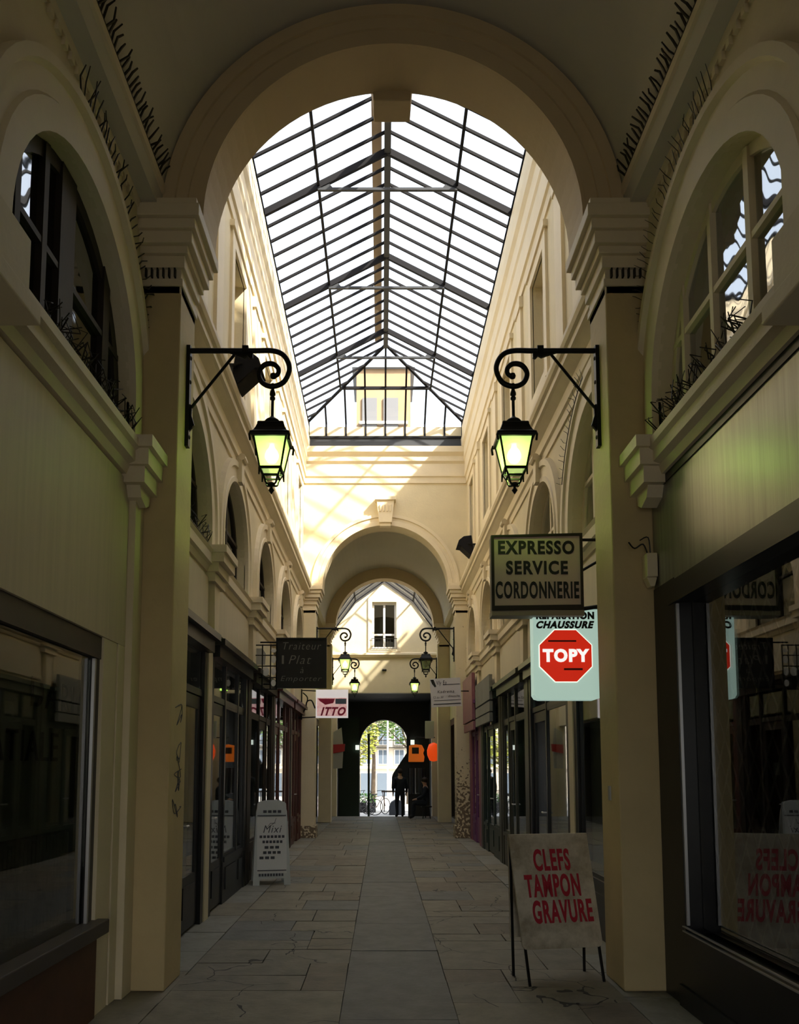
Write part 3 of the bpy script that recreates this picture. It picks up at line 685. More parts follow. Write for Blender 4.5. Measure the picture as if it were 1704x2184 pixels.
# ================================================================== shop fronts
def ym(u0, u1, z0, z1): return [(u0, z0), (u1, z0), (u1, z1), (u0, z1)]
def shopfront(sg, y0, y1, fmat, label, cols, gm='shopglass', top=3.0, back=None, rise=.52, fascia=None, panelmat=None, depth=.015):
    """cols: list of (kind, width share); kinds 'w' window, 'd' door, 'p' solid post"""
    X = 2.0; fn = side(sg, X); r = thing('shopfront', label, 'shop front', (sg * X, (y0 + y1) / 2, 0))
    tot = sum(c[1] for c in cols); u = y0
    MB().prism(ym(y0 - .02, y1 + .02, top - .16, top), fn, -.05, depth + .10).prism(ym(y0 - .05, y1 + .05, top - .03, top + .04), fn, -.05, depth + .16).build('lintel', fascia or fmat, r)
    MB().prism(ym(y0 - .04, y0 + .08, 0, top - .16), fn, -.12, depth + .02).build('post', fmat, r)
    MB().prism(ym(y1 - .08, y1 + .04, 0, top - .16), fn, -.12, depth + .02).build('post', fmat, r)
    y0i, y1i = y0 + .08, y1 - .08; sc = (y1i - y0i) / tot; u = y0i
    for k, (kd, w) in enumerate(cols):
        a, b = u, u + w * sc; u = b
        if kd == 'p':
            MB().prism(ym(a, b, 0, top - .16), fn, -.1, depth + .02).build('pilaster', panelmat or fmat, r); continue
        if k and cols[k - 1][0] != 'p': MB().prism(ym(a - .03, a + .03, 0, top - .16), fn, -.1, depth + .004).build('mullion', fmat, r)
        # transom light
        MB().prism(ym(a, b, 2.36, 2.43), fn, -.09, depth - .002).build('transom_bar', fmat, r)
        MB().prism(ym(a + .02, b - .02, 2.42, top - .15), fn, -.012, -.006).build('transom_pane', M[gm], r)
        if kd == 'w':
            mb = MB().prism(ym(a, b, 0, rise), fn, -.1, .02).prism(ym(a + .1, b - .1, .16, rise - .1), fn, .02, .035)
            mb.prism(ym(a, b, rise - .03, rise + .03), fn, -.1, depth + .02).prism(ym(a, b, 0, .1), fn, 0, depth); mb.build('stall_riser', fmat, r)
            MB().prism(ym(a, b, rise + .02, 2.38), fn, -.06, .01, [list(reversed(ym(a + .05, b - .05, rise + .07, 2.33)))]).build('sash', fmat, r)
            MB().prism(ym(a + .04, b - .04, rise + .06, 2.34), fn, -.008, -.002).build('pane', M[gm], r)
            if back: MB().prism(ym(a + .02, b - .02, rise + .02, 2.9), fn, -.11, -.10).build('backdrop', M[back[k % len(back)]] if isinstance(back, (list, tuple)) else M[back], r)
        else:
            if back: MB().prism(ym(a + .1, b - .1, .5, 2.3), fn, -.17, -.16).build('door_blind', M['int2'], r)
            d = MB().prism(ym(a + .03, b - .03, .03, 2.35), fn, -.06, .0, [list(reversed(ym(a + .13, b - .13, .55, 2.22)))]); d.prism(ym(a + .17, b - .17, .16, .46), fn, 0, .015)
            d = d.build('door', fmat, r)
            MB().prism(ym(a + .12, b - .12, .54, 2.23), fn, -.02, -.012).build('door_pane', M[gm], d)
            MB().tube([fn(a + .08, 1.05, .0), fn(a + .08, 1.05, .05), fn(a + .18, 1.05, .05)], .012, 8).build('handle', M['greyframe'], d)
    return r
lab = 'shop front'
shopfront(-1, 6.47, 8.48, M['black'], 'black glazed shop front directly behind the near left pier', [('w', 1), ('d', .8)], back=['blind'])
shopfront(-1, 8.80, 11.07, M['black'], 'black shop front with a grey blind and red glow, second behind the left pier', [('d', .8), ('w', .9), ('w', .5)], back=['int2', 'blind', 'int2'])
shopfront(-1, 11.39, 13.67, M['brownblk'], 'dark brown shop front beside the pale folding board', [('w', .9), ('d', .8), ('w', .5)], back=['int2'])
shopfront(-1, 13.99, 16.26, M['redwood'], 'dark red wooden shop front behind the pale folding board', [('d', .8), ('w', 1), ('w', .6)], back=['int2'])
shopfront(-1, 16.58, 18.62, M['redwood'], 'dark red wooden shop front next to the far left pier', [('w', .8), ('d', .8), ('w', .7)], back=['int2', 'blind'])
shopfront(1, 6.47, 8.48, M['black'], 'black shop front with tall grey-blue panes behind the near right pier', [('d', .8), ('w', 1)], back=['blind'])
shopfront(1, 8.80, 11.07, M['black'], 'black shop front with a pale blind behind the red lettered board', [('w', 1), ('d', .8)], back=['pane_backing', 'blind'])
shopfront(1, 11.39, 13.67, M['olive'], 'dark olive shop front with wide windows, third along the right', [('w', 1), ('d', .7), ('w', .6)], back=['int2', 'pane_backing'])
shopfront(1, 13.99, 16.26, M['greenblk'], 'dark green shop front with pale boards above its open door', [('w', .8), ('d', .9), ('w', .5)], back=['int2'], fascia=M['greenblk'])
shopfront(1, 16.58, 18.62, M['purple'], 'purple shop front next to the far right pier', [('p', .3), ('d', .8), ('w', .7), ('p', .3)], back=['int'], panelmat=M['mauve'])
for sg in (-1, 1):      # cream strips between fronts
    for k, c in enumerate((8.64, 11.23, 13.83, 16.42)):
        trim(MB().prism(ym(c - .1, c + .1, 0, 3.1), side(sg, 2.0), -.3, .045), M['cream'] if k == 0 else M['olive'] if sg > 0 else M['brownblk'], '%s narrow strip between the %s shop fronts from the near pier' % (['first', 'second', 'third', 'fourth'][k], SN[sg]), 'pilaster')
fb = MB(); fn = side(1, 1.82)
for z0, z1 in ((2.44, 2.60), (2.62, 2.80), (2.83, 3.28)): fb.prism(ym(14.1, 16.2, z0, z1), fn, -.06, 0)
o = fb.build('sign_board', M['blind'], bevel=.005); tag(o, 'pale grey stacked boards fixed over the dark green shop', 'sign board')
fb = MB().prism(ym(16.65, 18.5, 2.62, 3.62), side(1, 1.80), -.07, 0).prism(ym(16.65, 18.5, 2.42, 2.60), side(1, 1.82), -.05, 0)
o = fb.build('sign_board', M['mauve'], bevel=.01); tag(o, 'dull rose blank box sign over the purple shop', 'sign board')
# glowing sign inside second left shop
tag(MB().box(-2.22, -2.20, 9.55, 9.85, 1.62, 1.78).build('neon_sign', M['redlamp']), 'small red glowing sign inside the second left shop window', 'neon sign')
for k, (yy, zz, ww) in enumerate(((16.6, .9, .12), (16.9, 1.25, .1), (17.4, 1.6, .12), (12.9, 1.5, .12))):
    o = MB().box(-2.16, -2.12, yy, yy + ww, zz, zz + .2).build('price_card', M['white']); tag(o, ['white card low in the last left shop window', 'white card at waist height in the last left shop window', 'white card at eye height in the last left shop window', 'white card in the brown shop window behind the board'][k], 'card')

# ---- near left shop
sg = -1; fn = side(-1, 1.95)
struct('wall_left_stall', MB().box(-2.3, -1.94, -2.5, 5.30, 0, .54), M['brown'], 'red brown stall riser under the near left window', 'wall')
trim(MB().prism(ym(-2.4, A1 - .02, 2.48, 3.70), fn, -.3, 0), M['panel'], 'tall cream boarded panel above the near left shop window', 'panel', bevel=.006)
r = thing('shopfront', 'large dark shop window with faded capital letters, nearest on the left', 'shop front', (-1.97, 2.5, 0))
MB().box(-2.28, -1.97, -2.4, 5.30, 2.33, 2.48).build('lintel', M['dgrey'], r)
MB().box(-2.2, -1.88, -2.4, 5.36, .53, .62).build('window_sill', M['dgrey'], r, bevel=.008)
MB().box(-2.2, -1.98, 5.20, 5.30, .60, 2.34).build('side_post', M['black'], r)
MB().box(-1.985, -1.965, 5.175, 5.20, .62, 2.32).build('edge_strip', M['greyframe'], r)
MB().box(-2.01, -2.0, -2.4, 5.19, .62, 2.34).build('pane', M['darkglass'], r)
MB().box(-2.10, -2.08, -2.4, 5.22, 1.22, 2.34).build('grey_blind', M['blind'], r)
mb = MB(); y = 1.0
while y < 5.15: mb.box(-2.30, -2.10, y, y + .035, .64, random.uniform(1.16, 1.22)); y += .05
mb.build('books', M['int2'], r)
for txt, u, z, w, h in (('DARI', 4.80, 2.04, .62, .17), ('MATIALE', 4.36, 1.73, 1.05, .17)):
    text_mb(txt, u, z, w, h, side(-1, 2.075), .006).build('lettering', M['letterblk'], r)
j = MB().box(-2.25, -1.955, 5.30, 5.56, 0, 2.48).box(-2.25, -1.975, 5.56, 5.58, 0, 2.48).box(-2.25, -1.95, 5.58, 5.72, 0, 2.48).box(-2.25, -1.90, 5.72, A1, 0, 3.72)
trim(j, M['cream'], 'cream boarded jamb between the near left window and the pier', 'jamb', bevel=.004)
# ---- near right shop
r = thing('shopfront', 'black framed shop window with a folding grille, nearest on the right', 'shop front', (1.97, 2.5, 0))
MB().box(1.965, 2.28, -2.4, A1 - .02, 2.92, 3.72).build('metal_fascia', M['fascia'], r)
MB().box(1.955, 1.975, -2.4, A1 - .02, 3.66, 3.72).build('fascia_rail', M['black'], r)
MB().box(1.96, 2.28, 5.50, A1 - .01, 0, 2.94).build('corner_post', M['black'], r)
MB().box(1.95, 2.28, -2.4, 5.6, 2.76, 2.92).build('head_rail', M['black'], r)
MB().box(1.955, 2.28, -2.4, 5.6, 0, .50).box(1.94, 2.0, -2.4, 5.6, 0, .14).build('stall_riser', M['black'], r)
for z in (.505, .535): MB().box(1.945, 1.96, -2.4, 5.52, z, z + .008).build('chrome_rail', M['greyframe'], r)
MB().box(1.965, 1.985, 5.48, 5.505, .55, 2.75).build('edge_strip', M['greyframe'], r)
MB().box(2.08, 2.09, -2.4, 5.49, .53, 2.77).build('pane', glass('near_shop_glass', (.55, .56, .54), .20, .006), r)
mb = MB(); s_ = .16
k = -2.4
while k < 5.45:
    a0, a1 = k, k + 2.2
    for d_ in (1, -1):
        p0, p1 = (k if d_ > 0 else k + 1.3, .56), (k + 1.3 if d_ > 0 else k, 2.74)
        pts = [p0, p1]
        if max(p0[0], p1[0]) > 5.45:
            t = (5.45 - min(p0[0], p1[0])) / abs(p1[0] - p0[0])
            if d_ > 0: pts = [p0, (5.45, .56 + t * 2.18)]
            else: pts = [(5.45, .56 + (1 - t) * 2.18), (k, 2.74)]
        mb.tube([(2.15 + .004 * d_, a, b) for a, b in pts], .006, 4)
    k += s_
mb.build('folding_grille', M['grillewire'], r)
MB().box(2.5, 2.56, 3.6, 4.5, .0, 1.5).build('display_panel', M['blind'], r)

# ================================================================== lanterns
def make_lantern(label, lit=True, glassm=None):
    X, Y = -PX, 6.16
    r = thing('wall_lantern', label, 'wall lantern', (X, Y, 4.15), 'scroll bracket lanterns on the arch piers')
    r['group'] = 'scroll bracket lanterns on the arch piers'
    mb = MB().box(X, X + .03, Y - .03, Y + .03, 4.16, 5.0)
    for z in (4.24, 4.36, 4.70, 4.90): mb.lathe((X + .022, Y, z), [(.001, -.018), (.016, -.012), (.018, 0), (.016, .012), (.001, .018)], 8)
    mb.prism([(X + .02, 4.28), (X + .07, 4.34), (X + .045, 4.42), (X + .05, 4.50), (X + .02, 4.52)], lambda u, v, w: (u, w, v), Y - .012, Y + .012)
    mb.build('wall_plate', M['iron'], r)
    spir = [(X + .01, 4.965), (-1.45, 4.965), (-1.25, 4.965), (-1.08, 4.962)]
    cx, cz = -.972, 4.775
    tab = [(90, .19), (62, .178), (33, .155), (5, .135), (-40, .118), (-90, .110), (-135, .112), (-180, .110), (-225, .096), (-270, .080), (-315, .064), (-360, .048), (-405, .032), (-430, .024)]
    for g_, R_ in tab: spir.append((cx + R_ * math.cos(math.radians(g_)), cz + R_ * math.sin(math.radians(g_))))
    spir[2:4] = [(-1.28, 4.965), (-1.12, 4.965)]
    P = smoothcurve([(a, Y, b) for a, b in spir], 5)
    n = len(P); mb = MB().tube(P, [.021 if i < n * .75 else .021 - .004 * (i - n * .75) / (n * .25) for i in range(n)], 10)
    mb.lathe((P[-1].x, Y, P[-1].z), [(.001, -.028), (.022, -.018), (.028, 0), (.022, .018), (.001, .028)], 10)
    mb.build('scroll_arm', M['iron'], r, smooth=True)
    mb = MB().box(-1.215, -1.165, Y - .024, Y + .024, 4.935, 5.0).prism([(-1.33, 4.95), (-1.13, 4.95), (-1.13, 4.905), (-1.15, 4.895), (-1.175, 4.92), (-1.20, 4.905), (-1.24, 4.92)], lambda u, v, w: (u, w, v), Y - .012, Y + .012)
    mb.build('collar', M['iron'], r)
    MB().tube([(-1.27, Y, 4.945), (X + .02, Y, 4.46)], .012, 8).build('brace', M['iron'], r)
    lx = -.967; zt = cz - .108
    mb = MB().lathe((lx, Y, 0), [(.014, zt + .02), (.014, zt - .03), (.024, zt - .06), (.024, zt - .075), (.012, zt - .085), (.022, zt - .095), (.022, zt - .11), (.012, zt - .12), (.012, 4.42), (.018, 4.405), (.05, 4.385), (.062, 4.372), (.058, 4.36), (.032, 4.352), (.04, 4.34), (.04, 4.33)], 16)
    mb.build('stem', M['iron'], r, smooth=True)
    q = PI / 4; s2 = math.sqrt(2)
    mb = MB().lathe((lx, Y, 0), [(.098 * s2, 4.335), (.104 * s2, 4.325), (.105 * s2, 4.31), (.115 * s2, 4.28), (.130 * s2, 4.25), (.145 * s2, 4.236), (.150 * s2, 4.22), (.145 * s2, 4.20), (.128 * s2, 4.20)], 4, q)
    mb.build('hood', M['iron'], r)
    T, B = (.128, 4.205), (.083, 3.965)
    for sx in (-1, 1):
        for sy in (-1, 1):
            mb = MB().tube([(lx + sx * T[0], Y + sy * T[0], T[1]), (lx + sx * B[0], Y + sy * B[0], B[1])], .0085, 6)
            mb.tube([(lx + sx * .145, Y + sy * .145, 4.23), (lx + sx * .155, Y + sy * .155, 4.20), (lx + sx * .150, Y + sy * .150, 4.155)], .010, 6)
            mb.build('corner_bar', M['iron'], r)
    mb = MB()
    for a, z, h in ((B[0], B[1], .010), (.055, 3.915, .006)):
        for sx in (-1, 1):
            mb.box(lx + sx * a - .007, lx + sx * a + .007, Y - a, Y + a, z - h, z + h); mb.box(lx - a, lx + a, Y + sx * a - .007, Y + sx * a + .007, z - h, z + h)
    for sx in (-1, 1):
        for sy in (-1, 1):
            mb.tube(smoothcurve([(lx + sx * B[0], Y + sy * B[0], B[1]), (lx + sx * .052, Y + sy * .052, 3.90), (lx + sx * .038, Y + sy * .038, 3.855), (lx, Y, 3.845)], 4), .008, 6)
            mb.tube([(lx + sx * B[0], Y + sy * B[0], B[1]), (lx + sx * (B[0] + .004), Y + sy * (B[0] + .004), 3.905)], [.011, .006], 6)
    mb.lathe((lx, Y, 0), [(.03, 3.862), (.03, 3.845), (.012, 3.838), (.01, 3.825), (.024, 3.805), (.006, 3.778), (.001, 3.772)], 10)
    mb.build('basket', M['iron'], r)
    gm = glassm or M['green_pane']
    for sx, sy in ((1, 0), (-1, 0), (0, 1), (0, -1)):
        def pt(e, s, z): return (lx + (sx * e if sx else s * e), Y + (sy * e if sy else s * e), z)
        MB().add([pt(T[0] - .002, -1, T[1]), pt(T[0] - .002, 1, T[1]), pt(B[0] - .002, 1, B[1]), pt(B[0] - .002, -1, B[1])], [(0, 1, 2, 3)]) or None
        mb = MB(); mb.add([pt(T[0] - .002, -1, T[1]), pt(T[0] - .002, 1, T[1]), pt(B[0] - .002, 1, B[1]), pt(B[0] - .002, -1, B[1]),
                           pt(T[0] - .005, -1, T[1]), pt(T[0] - .005, 1, T[1]), pt(B[0] - .005, 1, B[1]), pt(B[0] - .005, -1, B[1])],
                          [(0, 1, 2, 3), (7, 6, 5, 4), (0, 4, 5, 1), (1, 5, 6, 2), (2, 6, 7, 3), (3, 7, 4, 0)])
        mb.build('glass_pane', gm, r)
    MB().lathe((lx, Y, 0), [(.001, 4.025), (.034, 4.036), (.055, 4.07), (.056, 4.095), (.044, 4.125), (.022, 4.155), (.018, 4.175)], 14).build('bulb', M['bulb'] if lit else M['white'], r, smooth=True)
    MB().lathe((lx, Y, 0), [(.05, 4.175), (.05, 4.19), (.02, 4.20)], 12).build('socket', M['greyframe'], r)
    if lit:
        ld = bpy.data.lights.new('lantern_light', 'POINT'); ld.energy = 4.0; ld.color = (.60, 1, .16); ld.shadow_soft_size = .02
        lo = bpy.data.objects.new('lantern_light', ld); C.objects.link(lo); lo.parent = r; lo.location = Vector((lx, Y, 3.998)) - r.location
    return r
L0 = make_lantern('large lit green lantern on the near left pier')
L1 = copy_tree(L0); L1.location.x = PX; L1.rotation_euler.z = PI; L1['label'] = 'large lit green lantern on the near right pier, above the brown sign'
L2 = copy_tree(L0); L2.location.y = A2b - .25; L2['label'] = 'middle sized lit lantern on the far left pier, beside the black menu board'
Loff = make_lantern('middle sized unlit lantern on the far right pier, above the white sign', False, M['lampoff']); Loff.location.y = A2b - .25; Loff.location.x = PX; Loff.rotation_euler.z = PI
L3 = copy_tree(L0); L3.location.y = A3b - .2; L3.location.x = -(PX - .05); L3['label'] = 'smallest lit lantern on the third left pier over the dark tunnel'
L4 = copy_tree(L0); L4.location.y = A3b - .2; L4.location.x = PX - .05; L4.rotation_euler.z = PI; L4['label'] = 'smallest lit lantern on the third right pier over the dark tunnel'

# ================================================================== hanging signs
Y = 6.72; fn = facing(Y)
r = thing('hanging_sign', 'taupe box sign reading EXPRESSO SERVICE CORDONNERIE beside the right pier', 'sign', (1.24, Y, 2.95))
MB().box(.855, 1.63, Y + .0, Y + .13, 2.955, 3.605).build('case', M['exprF'], r, bevel=.004)
mb = MB().prism([(.85, 2.94), (1.635, 2.955), (1.635, 3.62), (.85, 3.60)], fn, -.02, .025, [[(.875, 2.985), (.875, 3.585), (1.615, 3.60), (1.615, 2.995)]])
mb.build('frame', M['brownblk'], r)
MB().box(.85, 1.64, Y - .02, Y + .14, 2.90, 2.95).build('bottom_rail', M['exprF'], r, bevel=.004)
MB().prism([(.875, 2.985), (1.615, 2.995), (1.615, 3.60), (.875, 3.585)], fn, -.01, .004).build('face', M['expr'], r)
for t, cx, cz, w, h, b in (('EXPRESSO', 1.24, 3.497, .655, .12, .034), ('SERVICE', 1.243, 3.32, .53, .12, .034), ('CORDONNERIE', 1.243, 3.125, .715, .15, .030)):
    text_mb(t, cx, cz, w, h, fn, .010, b).build('lettering', M['letterblk'], r)
for z0, z1, q in ((3.58, 3.58, .013), (2.97, 3.02, .018), (3.30, 3.50, .012)): MB().tube([(1.63, Y + .05, z0), (1.97, Y + .05, z1)], q, 8).build('bracket', M['iron'], r)
Y = 6.78; fn = facing(Y)
r = thing('hanging_sign', 'lit pale green box sign with a red octagon reading TOPY', 'sign', (1.49, Y, 2.19))
mb = MB().prism([(1.215, 2.97), (1.215, 2.23), (1.235, 2.20), (1.27, 2.19), (1.74, 2.19), (1.77, 2.20), (1.775, 2.23), (1.775, 2.97)], fn, -.15, 0)
mb.build('light_box', M['lightbox'], r)
MB().box(1.21, 1.78, Y - .002, Y + .152, 2.97, 2.99).build('top_cap', M['greyframe'], r)
def octa(s): return [(1.488 + s * math.cos(PI / 8 + k * PI / 4), 2.565 + s * math.sin(PI / 8 + k * PI / 4)) for k in range(8)]
MB().prism(octa(.248), fn, 0, .004).build('octagon_outline', M['halo'], r)
MB().prism(octa(.240), fn, 0, .008).build('octagon', M['redlit'], r)
text_mb('TOPY', 1.49, 2.567, .40, .115, fn, .014, .05).build('lettering', M['whitelit'], r)
MB().prism(ym(1.34, 1.58, 2.685, 2.70), fn, .008, .010).build('print', M['reddk'], r)
MB().prism(ym(1.47, 1.63, 2.44, 2.458), fn, .008, .010).build('print', M['reddk'], r)
text_mb('REPARATION', 1.49, 2.915, .50, .066, fn, .008, .055).build('lettering', M['letterblk'], r)
text_mb('CHAUSSURE', 1.49, 2.835, .50, .066, fn, .008, .055, shear=.3).build('lettering', M['letterblk'], r)
for z in (2.35, 2.85): MB().tube([(1.775, Y + .08, z), (1.98, Y + .08, z)], .015, 8).build('bracket', M['iron'], r)

Y = 12.0; fn = facing(Y)
r = thing('hanging_sign', 'black menu board with faint chalk words hanging over the left shops', 'sign', (-1.3, Y, 2.82))
MB().box(-1.69, -.93, Y, Y + .05, 2.82, 3.58).build('board', M['slate'], r)
MB().prism(ym(-1.695, -.925, 2.815, 3.585), fn, -.05, .015, [list(reversed(ym(-1.67, -.95, 2.84, 3.56)))]).build('frame', M['black'], r)
for t, cx, cz, w, h, s in (('Traiteur', -1.30, 3.46, .58, .11, .25), ('1', -1.59, 3.25, .03, .13, 0), ('Plat', -1.33, 3.25, .34, .13, .3), ('à', -1.30, 3.09, .05, .09, .2), ('Emporter', -1.31, 2.95, .62, .10, .25)):
    text_mb(t, cx, cz, w, h, fn, .004, -.012, shear=s).build('lettering', M['chalk'], r)
for z in (2.88, 3.52): MB().tube([(-1.69, Y + .03, z), (-2.02, Y + .03, z)], .012, 6).build('bracket', M['iron'], r)
Y = 11.6
r = thing('wall_sign', 'iron grid with white cut-out shapes between the wall and the black menu board', 'sign', (-1.83, Y, 2.8))
mb = MB()
for x in (-1.96, -1.84, -1.72, -1.63): mb.tube([(x, Y, 2.75), (x, Y, 3.42)], .010, 6)
for z in (2.76, 2.93, 3.1, 3.26, 3.41): mb.tube([(-1.97, Y, z), (-1.62, Y, z)], .009, 6)
mb.build('grid', M['iron'], r)
mb = MB().lathe((0, 0, 0), [(.001, 0)], 3) if False else MB()
for cx, cz, a, b in ((-1.79, 3.02, .055, .065), (-1.675, 3.02, .035, .06), (-1.90, 3.02, .035, .05), (-1.675, 3.2, .035, .06), (-1.675, 2.85, .035, .05), (-1.675, 3.33, .04, .03)):
    mb.prism([(cx + a * math.cos(t * PI / 8), cz + b * math.sin(t * PI / 8)) for t in range(16)], facing(Y), -.006, .006)
mb.build('white_shapes', M['white'], r)
MB().prism([(-1.93, 3.12), (-1.80, 3.12), (-1.79, 3.28), (-1.84, 3.36), (-1.93, 3.36)], facing(Y), -.008, .004).build('grey_plate', M['greyposter'], r)

Y = 18.2; fn = facing(Y)
r = thing('hanging_sign', 'pink and white picture sign with crimson letters before the far left pier', 'sign', (-1.23, Y, 2.75))
MB().box(-1.60, -.86, Y, Y + .06, 2.76, 3.41).build('panel', M['litpanel'], r, bevel=.004)
MB().prism(ym(-1.57, -.89, 2.80, 3.22), fn, -.01, .004).build('picture', M['pinkpic'], r)
MB().prism([(-1.55, 3.2), (-1.16, 3.2), (-1.2, 3.1), (-1.38, 3.06), (-1.5, 3.14)], fn, 0, .008).build('bowl_shape', M['redpink'], r)
MB().prism(ym(-1.15, -.9, 3.08, 3.2), fn, 0, .007).build('green_strip', M['pane_blue'], r)
text_mb('ITTO', -1.20, 2.91, .58, .20, fn, .012, .04, shear=.35).build('lettering', M['redpink'], r)
mb = MB().tube([(-1.60, Y + .03, 3.38), (-2.0, Y + .03, 3.40)], .012, 6).tube([(-1.60, Y + .03, 2.78), (-2.0, Y + .03, 2.76)], .014, 6).tube([(-1.93, Y + .03, 2.72), (-1.93, Y + .03, 3.42)], .02, 6)
mb.tube(smoothcurve([(-1.92, Y + .03, 2.84), (-1.84, Y + .03, 2.98), (-1.80, Y + .03, 3.14), (-1.70, Y + .03, 3.16), (-1.64, Y + .03, 3.04), (-1.62, Y + .03, 2.98)], 4), .016, 6)
mb.tube(smoothcurve([(-1.90, Y + .03, 3.34), (-1.80, Y + .03, 3.24), (-1.80, Y + .03, 3.12)], 4), .014, 6)
mb.build('scrolled_bracket', M['iron'], r)

Y = 17.2
r = thing('hanging_sign', 'tilted white sign with handwritten lines on a rod beside the purple shop', 'sign', (1.3, Y, 2.9))
def tl(u, v, w):
    a = math.radians(3.0); return (1.30 + u * math.cos(a) - v * math.sin(a) * -1 * -1, Y - w, 3.25 + v * math.cos(a) + u * math.sin(a))
MB().prism([(-.33, -.31), (.33, -.31), (.33, .31), (-.33, .31)], tl, -.03, 0).build('panel', M['whitesign'], r)
MB().prism([(-.32, .29), (-.25, .29), (-.20, .14), (-.23, .12), (-.29, .2)], tl, 0, .005).build('black_mark', M['letterblk'], r)
for t, cx, cz, w, h in (('Vly Eo', -.08, .20, .22, .12), ('Kadrema', 0, .02, .36, .06), ('12 au 30', -.17, -.10, .22, .05), ('dimanche', .17, -.085, .24, .05)):
    text_mb(t, cx, cz, w, h, tl, .005, 0, shear=.2).build('lettering', M['inkgrey'], r)
mb = MB()
for u0, u1, v, h in ((-.05, .31, .17, .006), (-.26, .32, -.17, .004), (-.28, .31, -.25, .010)): mb.prism(ym(u0, u1, v - h, v + h), tl, 0, .005)
mb.build('ruled_line', M['inkgrey'], r)
MB().tube([(1.62, Y + .02, 3.28), (1.98, Y + .02, 3.28)], .012, 6).build('rod', M['iron'], r)

# ================================================================== sandwich boards
def local(cx, cy, a): 
    ca, sa = math.cos(a), math.sin(a)
    return lambda u, v, z: (cx + u * ca - v * sa, cy + u * sa + v * ca, z)
P = local(1.262, 6.28, math.radians(13))
r = thing('sandwich_board', 'aged white folding board reading CLEFS TAMPON GRAVURE at the right pier', 'sandwich board', (1.262, 6.28, 0))
SH = -.075; HT = 1.10
def fr(u, z, w=0): t = z / HT; return P(u + SH * t, -.15 * (1 - t) - .008 - w, z)     # front leaf
def bk(u, z, w=0): t = z / HT; return P(u + SH * t + .0, .15 * (1 - t) + .008 + w, z)
mb = MB().prism([(-.325, .29), (-.31, .265), (-.29, .26), (.29, .255), (.315, .265), (.325, .29), (.325, 1.10), (-.325, 1.10)], lambda u, v, w: fr(u, v, w), .0, .02)
mb.build('front_panel', M['board'], r)
for u in (-.30, .30): MB().tube([fr(u, 0), fr(u, 1.06)], .012, 6).build('leg', M['iron'], r)
for u in (-.30, .30): MB().tube([bk(u, 0), bk(u, 1.06)], .012, 6).build('leg', M['iron'], r)
MB().prism([(-.315, .30), (.315, .30), (.315, 1.08), (-.315, 1.08)], lambda u, v, w: bk(u, v, w), .0, .015).build('back_panel', M['board'], r)
for t, cx, cz, w, h in (('CLEFS', .00, .905, .30, .165), ('TAMPON', -.02, .715, .45, .17), ('GRAVURE', .035, .525, .49, .17)):
    text_mb(t, cx, cz, w, h, lambda u, v, d: fr(u, v, .02 + d), .004, .034).build('lettering', M['redletter'], r)
P2 = local(-1.655, 11.42, math.radians(12))
r = thing('sandwich_board', 'pale grey plastic folding menu board standing before the left shops', 'sandwich board', (-1.655, 11.42, 0))
def fr2(u, z, w=0): t = z / 1.16; return P2(u, -.20 * (1 - t) - .012 - w, z)
def bk2(u, z, w=0): t = z / 1.16; return P2(u, .20 * (1 - t) + .012 + w, z)
out = [(-.26, 0), (-.17, 0), (-.165, .09), (.165, .09), (.17, 0), (.26, 0), (.235, .62), (.215, 1.0), (.205, 1.03), (.2, 1.11), (.18, 1.13), (.08, 1.155), (-.08, 1.155), (-.18, 1.13), (-.2, 1.11), (-.205, 1.03), (-.215, 1.0), (-.235, .62)]
MB().prism(out, fr2, 0, .035).build('front_panel', M['greyboard'], r)
MB().prism(out, bk2, 0, .03).build('back_panel', M['greyboard'], r)
mb = MB().prism(ym(-.205, .205, .16, .925), fr2, .035, .038); mb.build('poster', M['whitesign'], r)
for z in (.945, .20): MB().prism(ym(-.2, .2, z - .006, z + .006), fr2, .037, .043).build('ruled_line', M['inkgrey'], r)
for z, a, b, n in ((.655, -.17, .19, 7), (.585, -.13, .16, 6), (.51, -.1, .12, 3), (.44, -.12, .14, 4), (.37, -.17, .06, 3), (1.0, -.12, .15, 4), (.14, -.18, .17, 9)):
    d = (b - a) / n; mb = MB()
    for k in range(n): mb.prism(ym(a + k * d, a + (k + .72) * d, z - .018, z + .018), fr2, .035, .040)
    mb.build('printed_line', M['inkgrey'], r)
text_mb('Mixi', .01, .76, .26, .10, lambda u, v, d: fr2(u, v, .038 + d), .003, 0, shear=.3).build('lettering', M['inkgrey'], r)
mb = MB().tube([fr2(-.02, .80, .042), fr2(.04, .85, .042), fr2(.06, .91, .042)], .003, 5).tube([fr2(-.06, .79, .042), fr2(-.02, .84, .042), fr2(.05, .84, .042)], .003, 5)
mb.build('drawing', M['inkgrey'], r)

mb = MB(); rg = random.Random(3)
for z0 in (1.32, 1.52, 1.62, 1.72, 2.02):
    pts = [(-PX + .001, 6.02 + rg.uniform(0, .26), z0 + rg.uniform(-.1, .08)) for _ in range(7)]
    mb.tube(smoothcurve(pts, 4), .0035, 4)
tag(mb.build('graffiti', M['inkgrey']), 'dark scribbled graffiti on the inner face of the near left pier', 'graffiti')
tag(MB().box(PX - .012, PX + .002, 6.12, 6.17, 1.36, 1.47).build('switch_plate', M['greyframe'], bevel=.002), 'small metal plate on the inner face of the near right pier', 'plate')
mb = MB().box(1.88, 1.96, 5.80, A1 - .002, 3.02, 3.20).prism([(1.88, 3.02), (1.96, 3.02), (1.94, 2.95), (1.91, 2.95)], lambda u, v, w: (u, w, v), 5.82, A1 - .01)
r = mb.build('junction_box', M['cream_light'], bevel=.006); tag(r, 'small cream electrical box with loose wires at the near right pier', 'junction box')
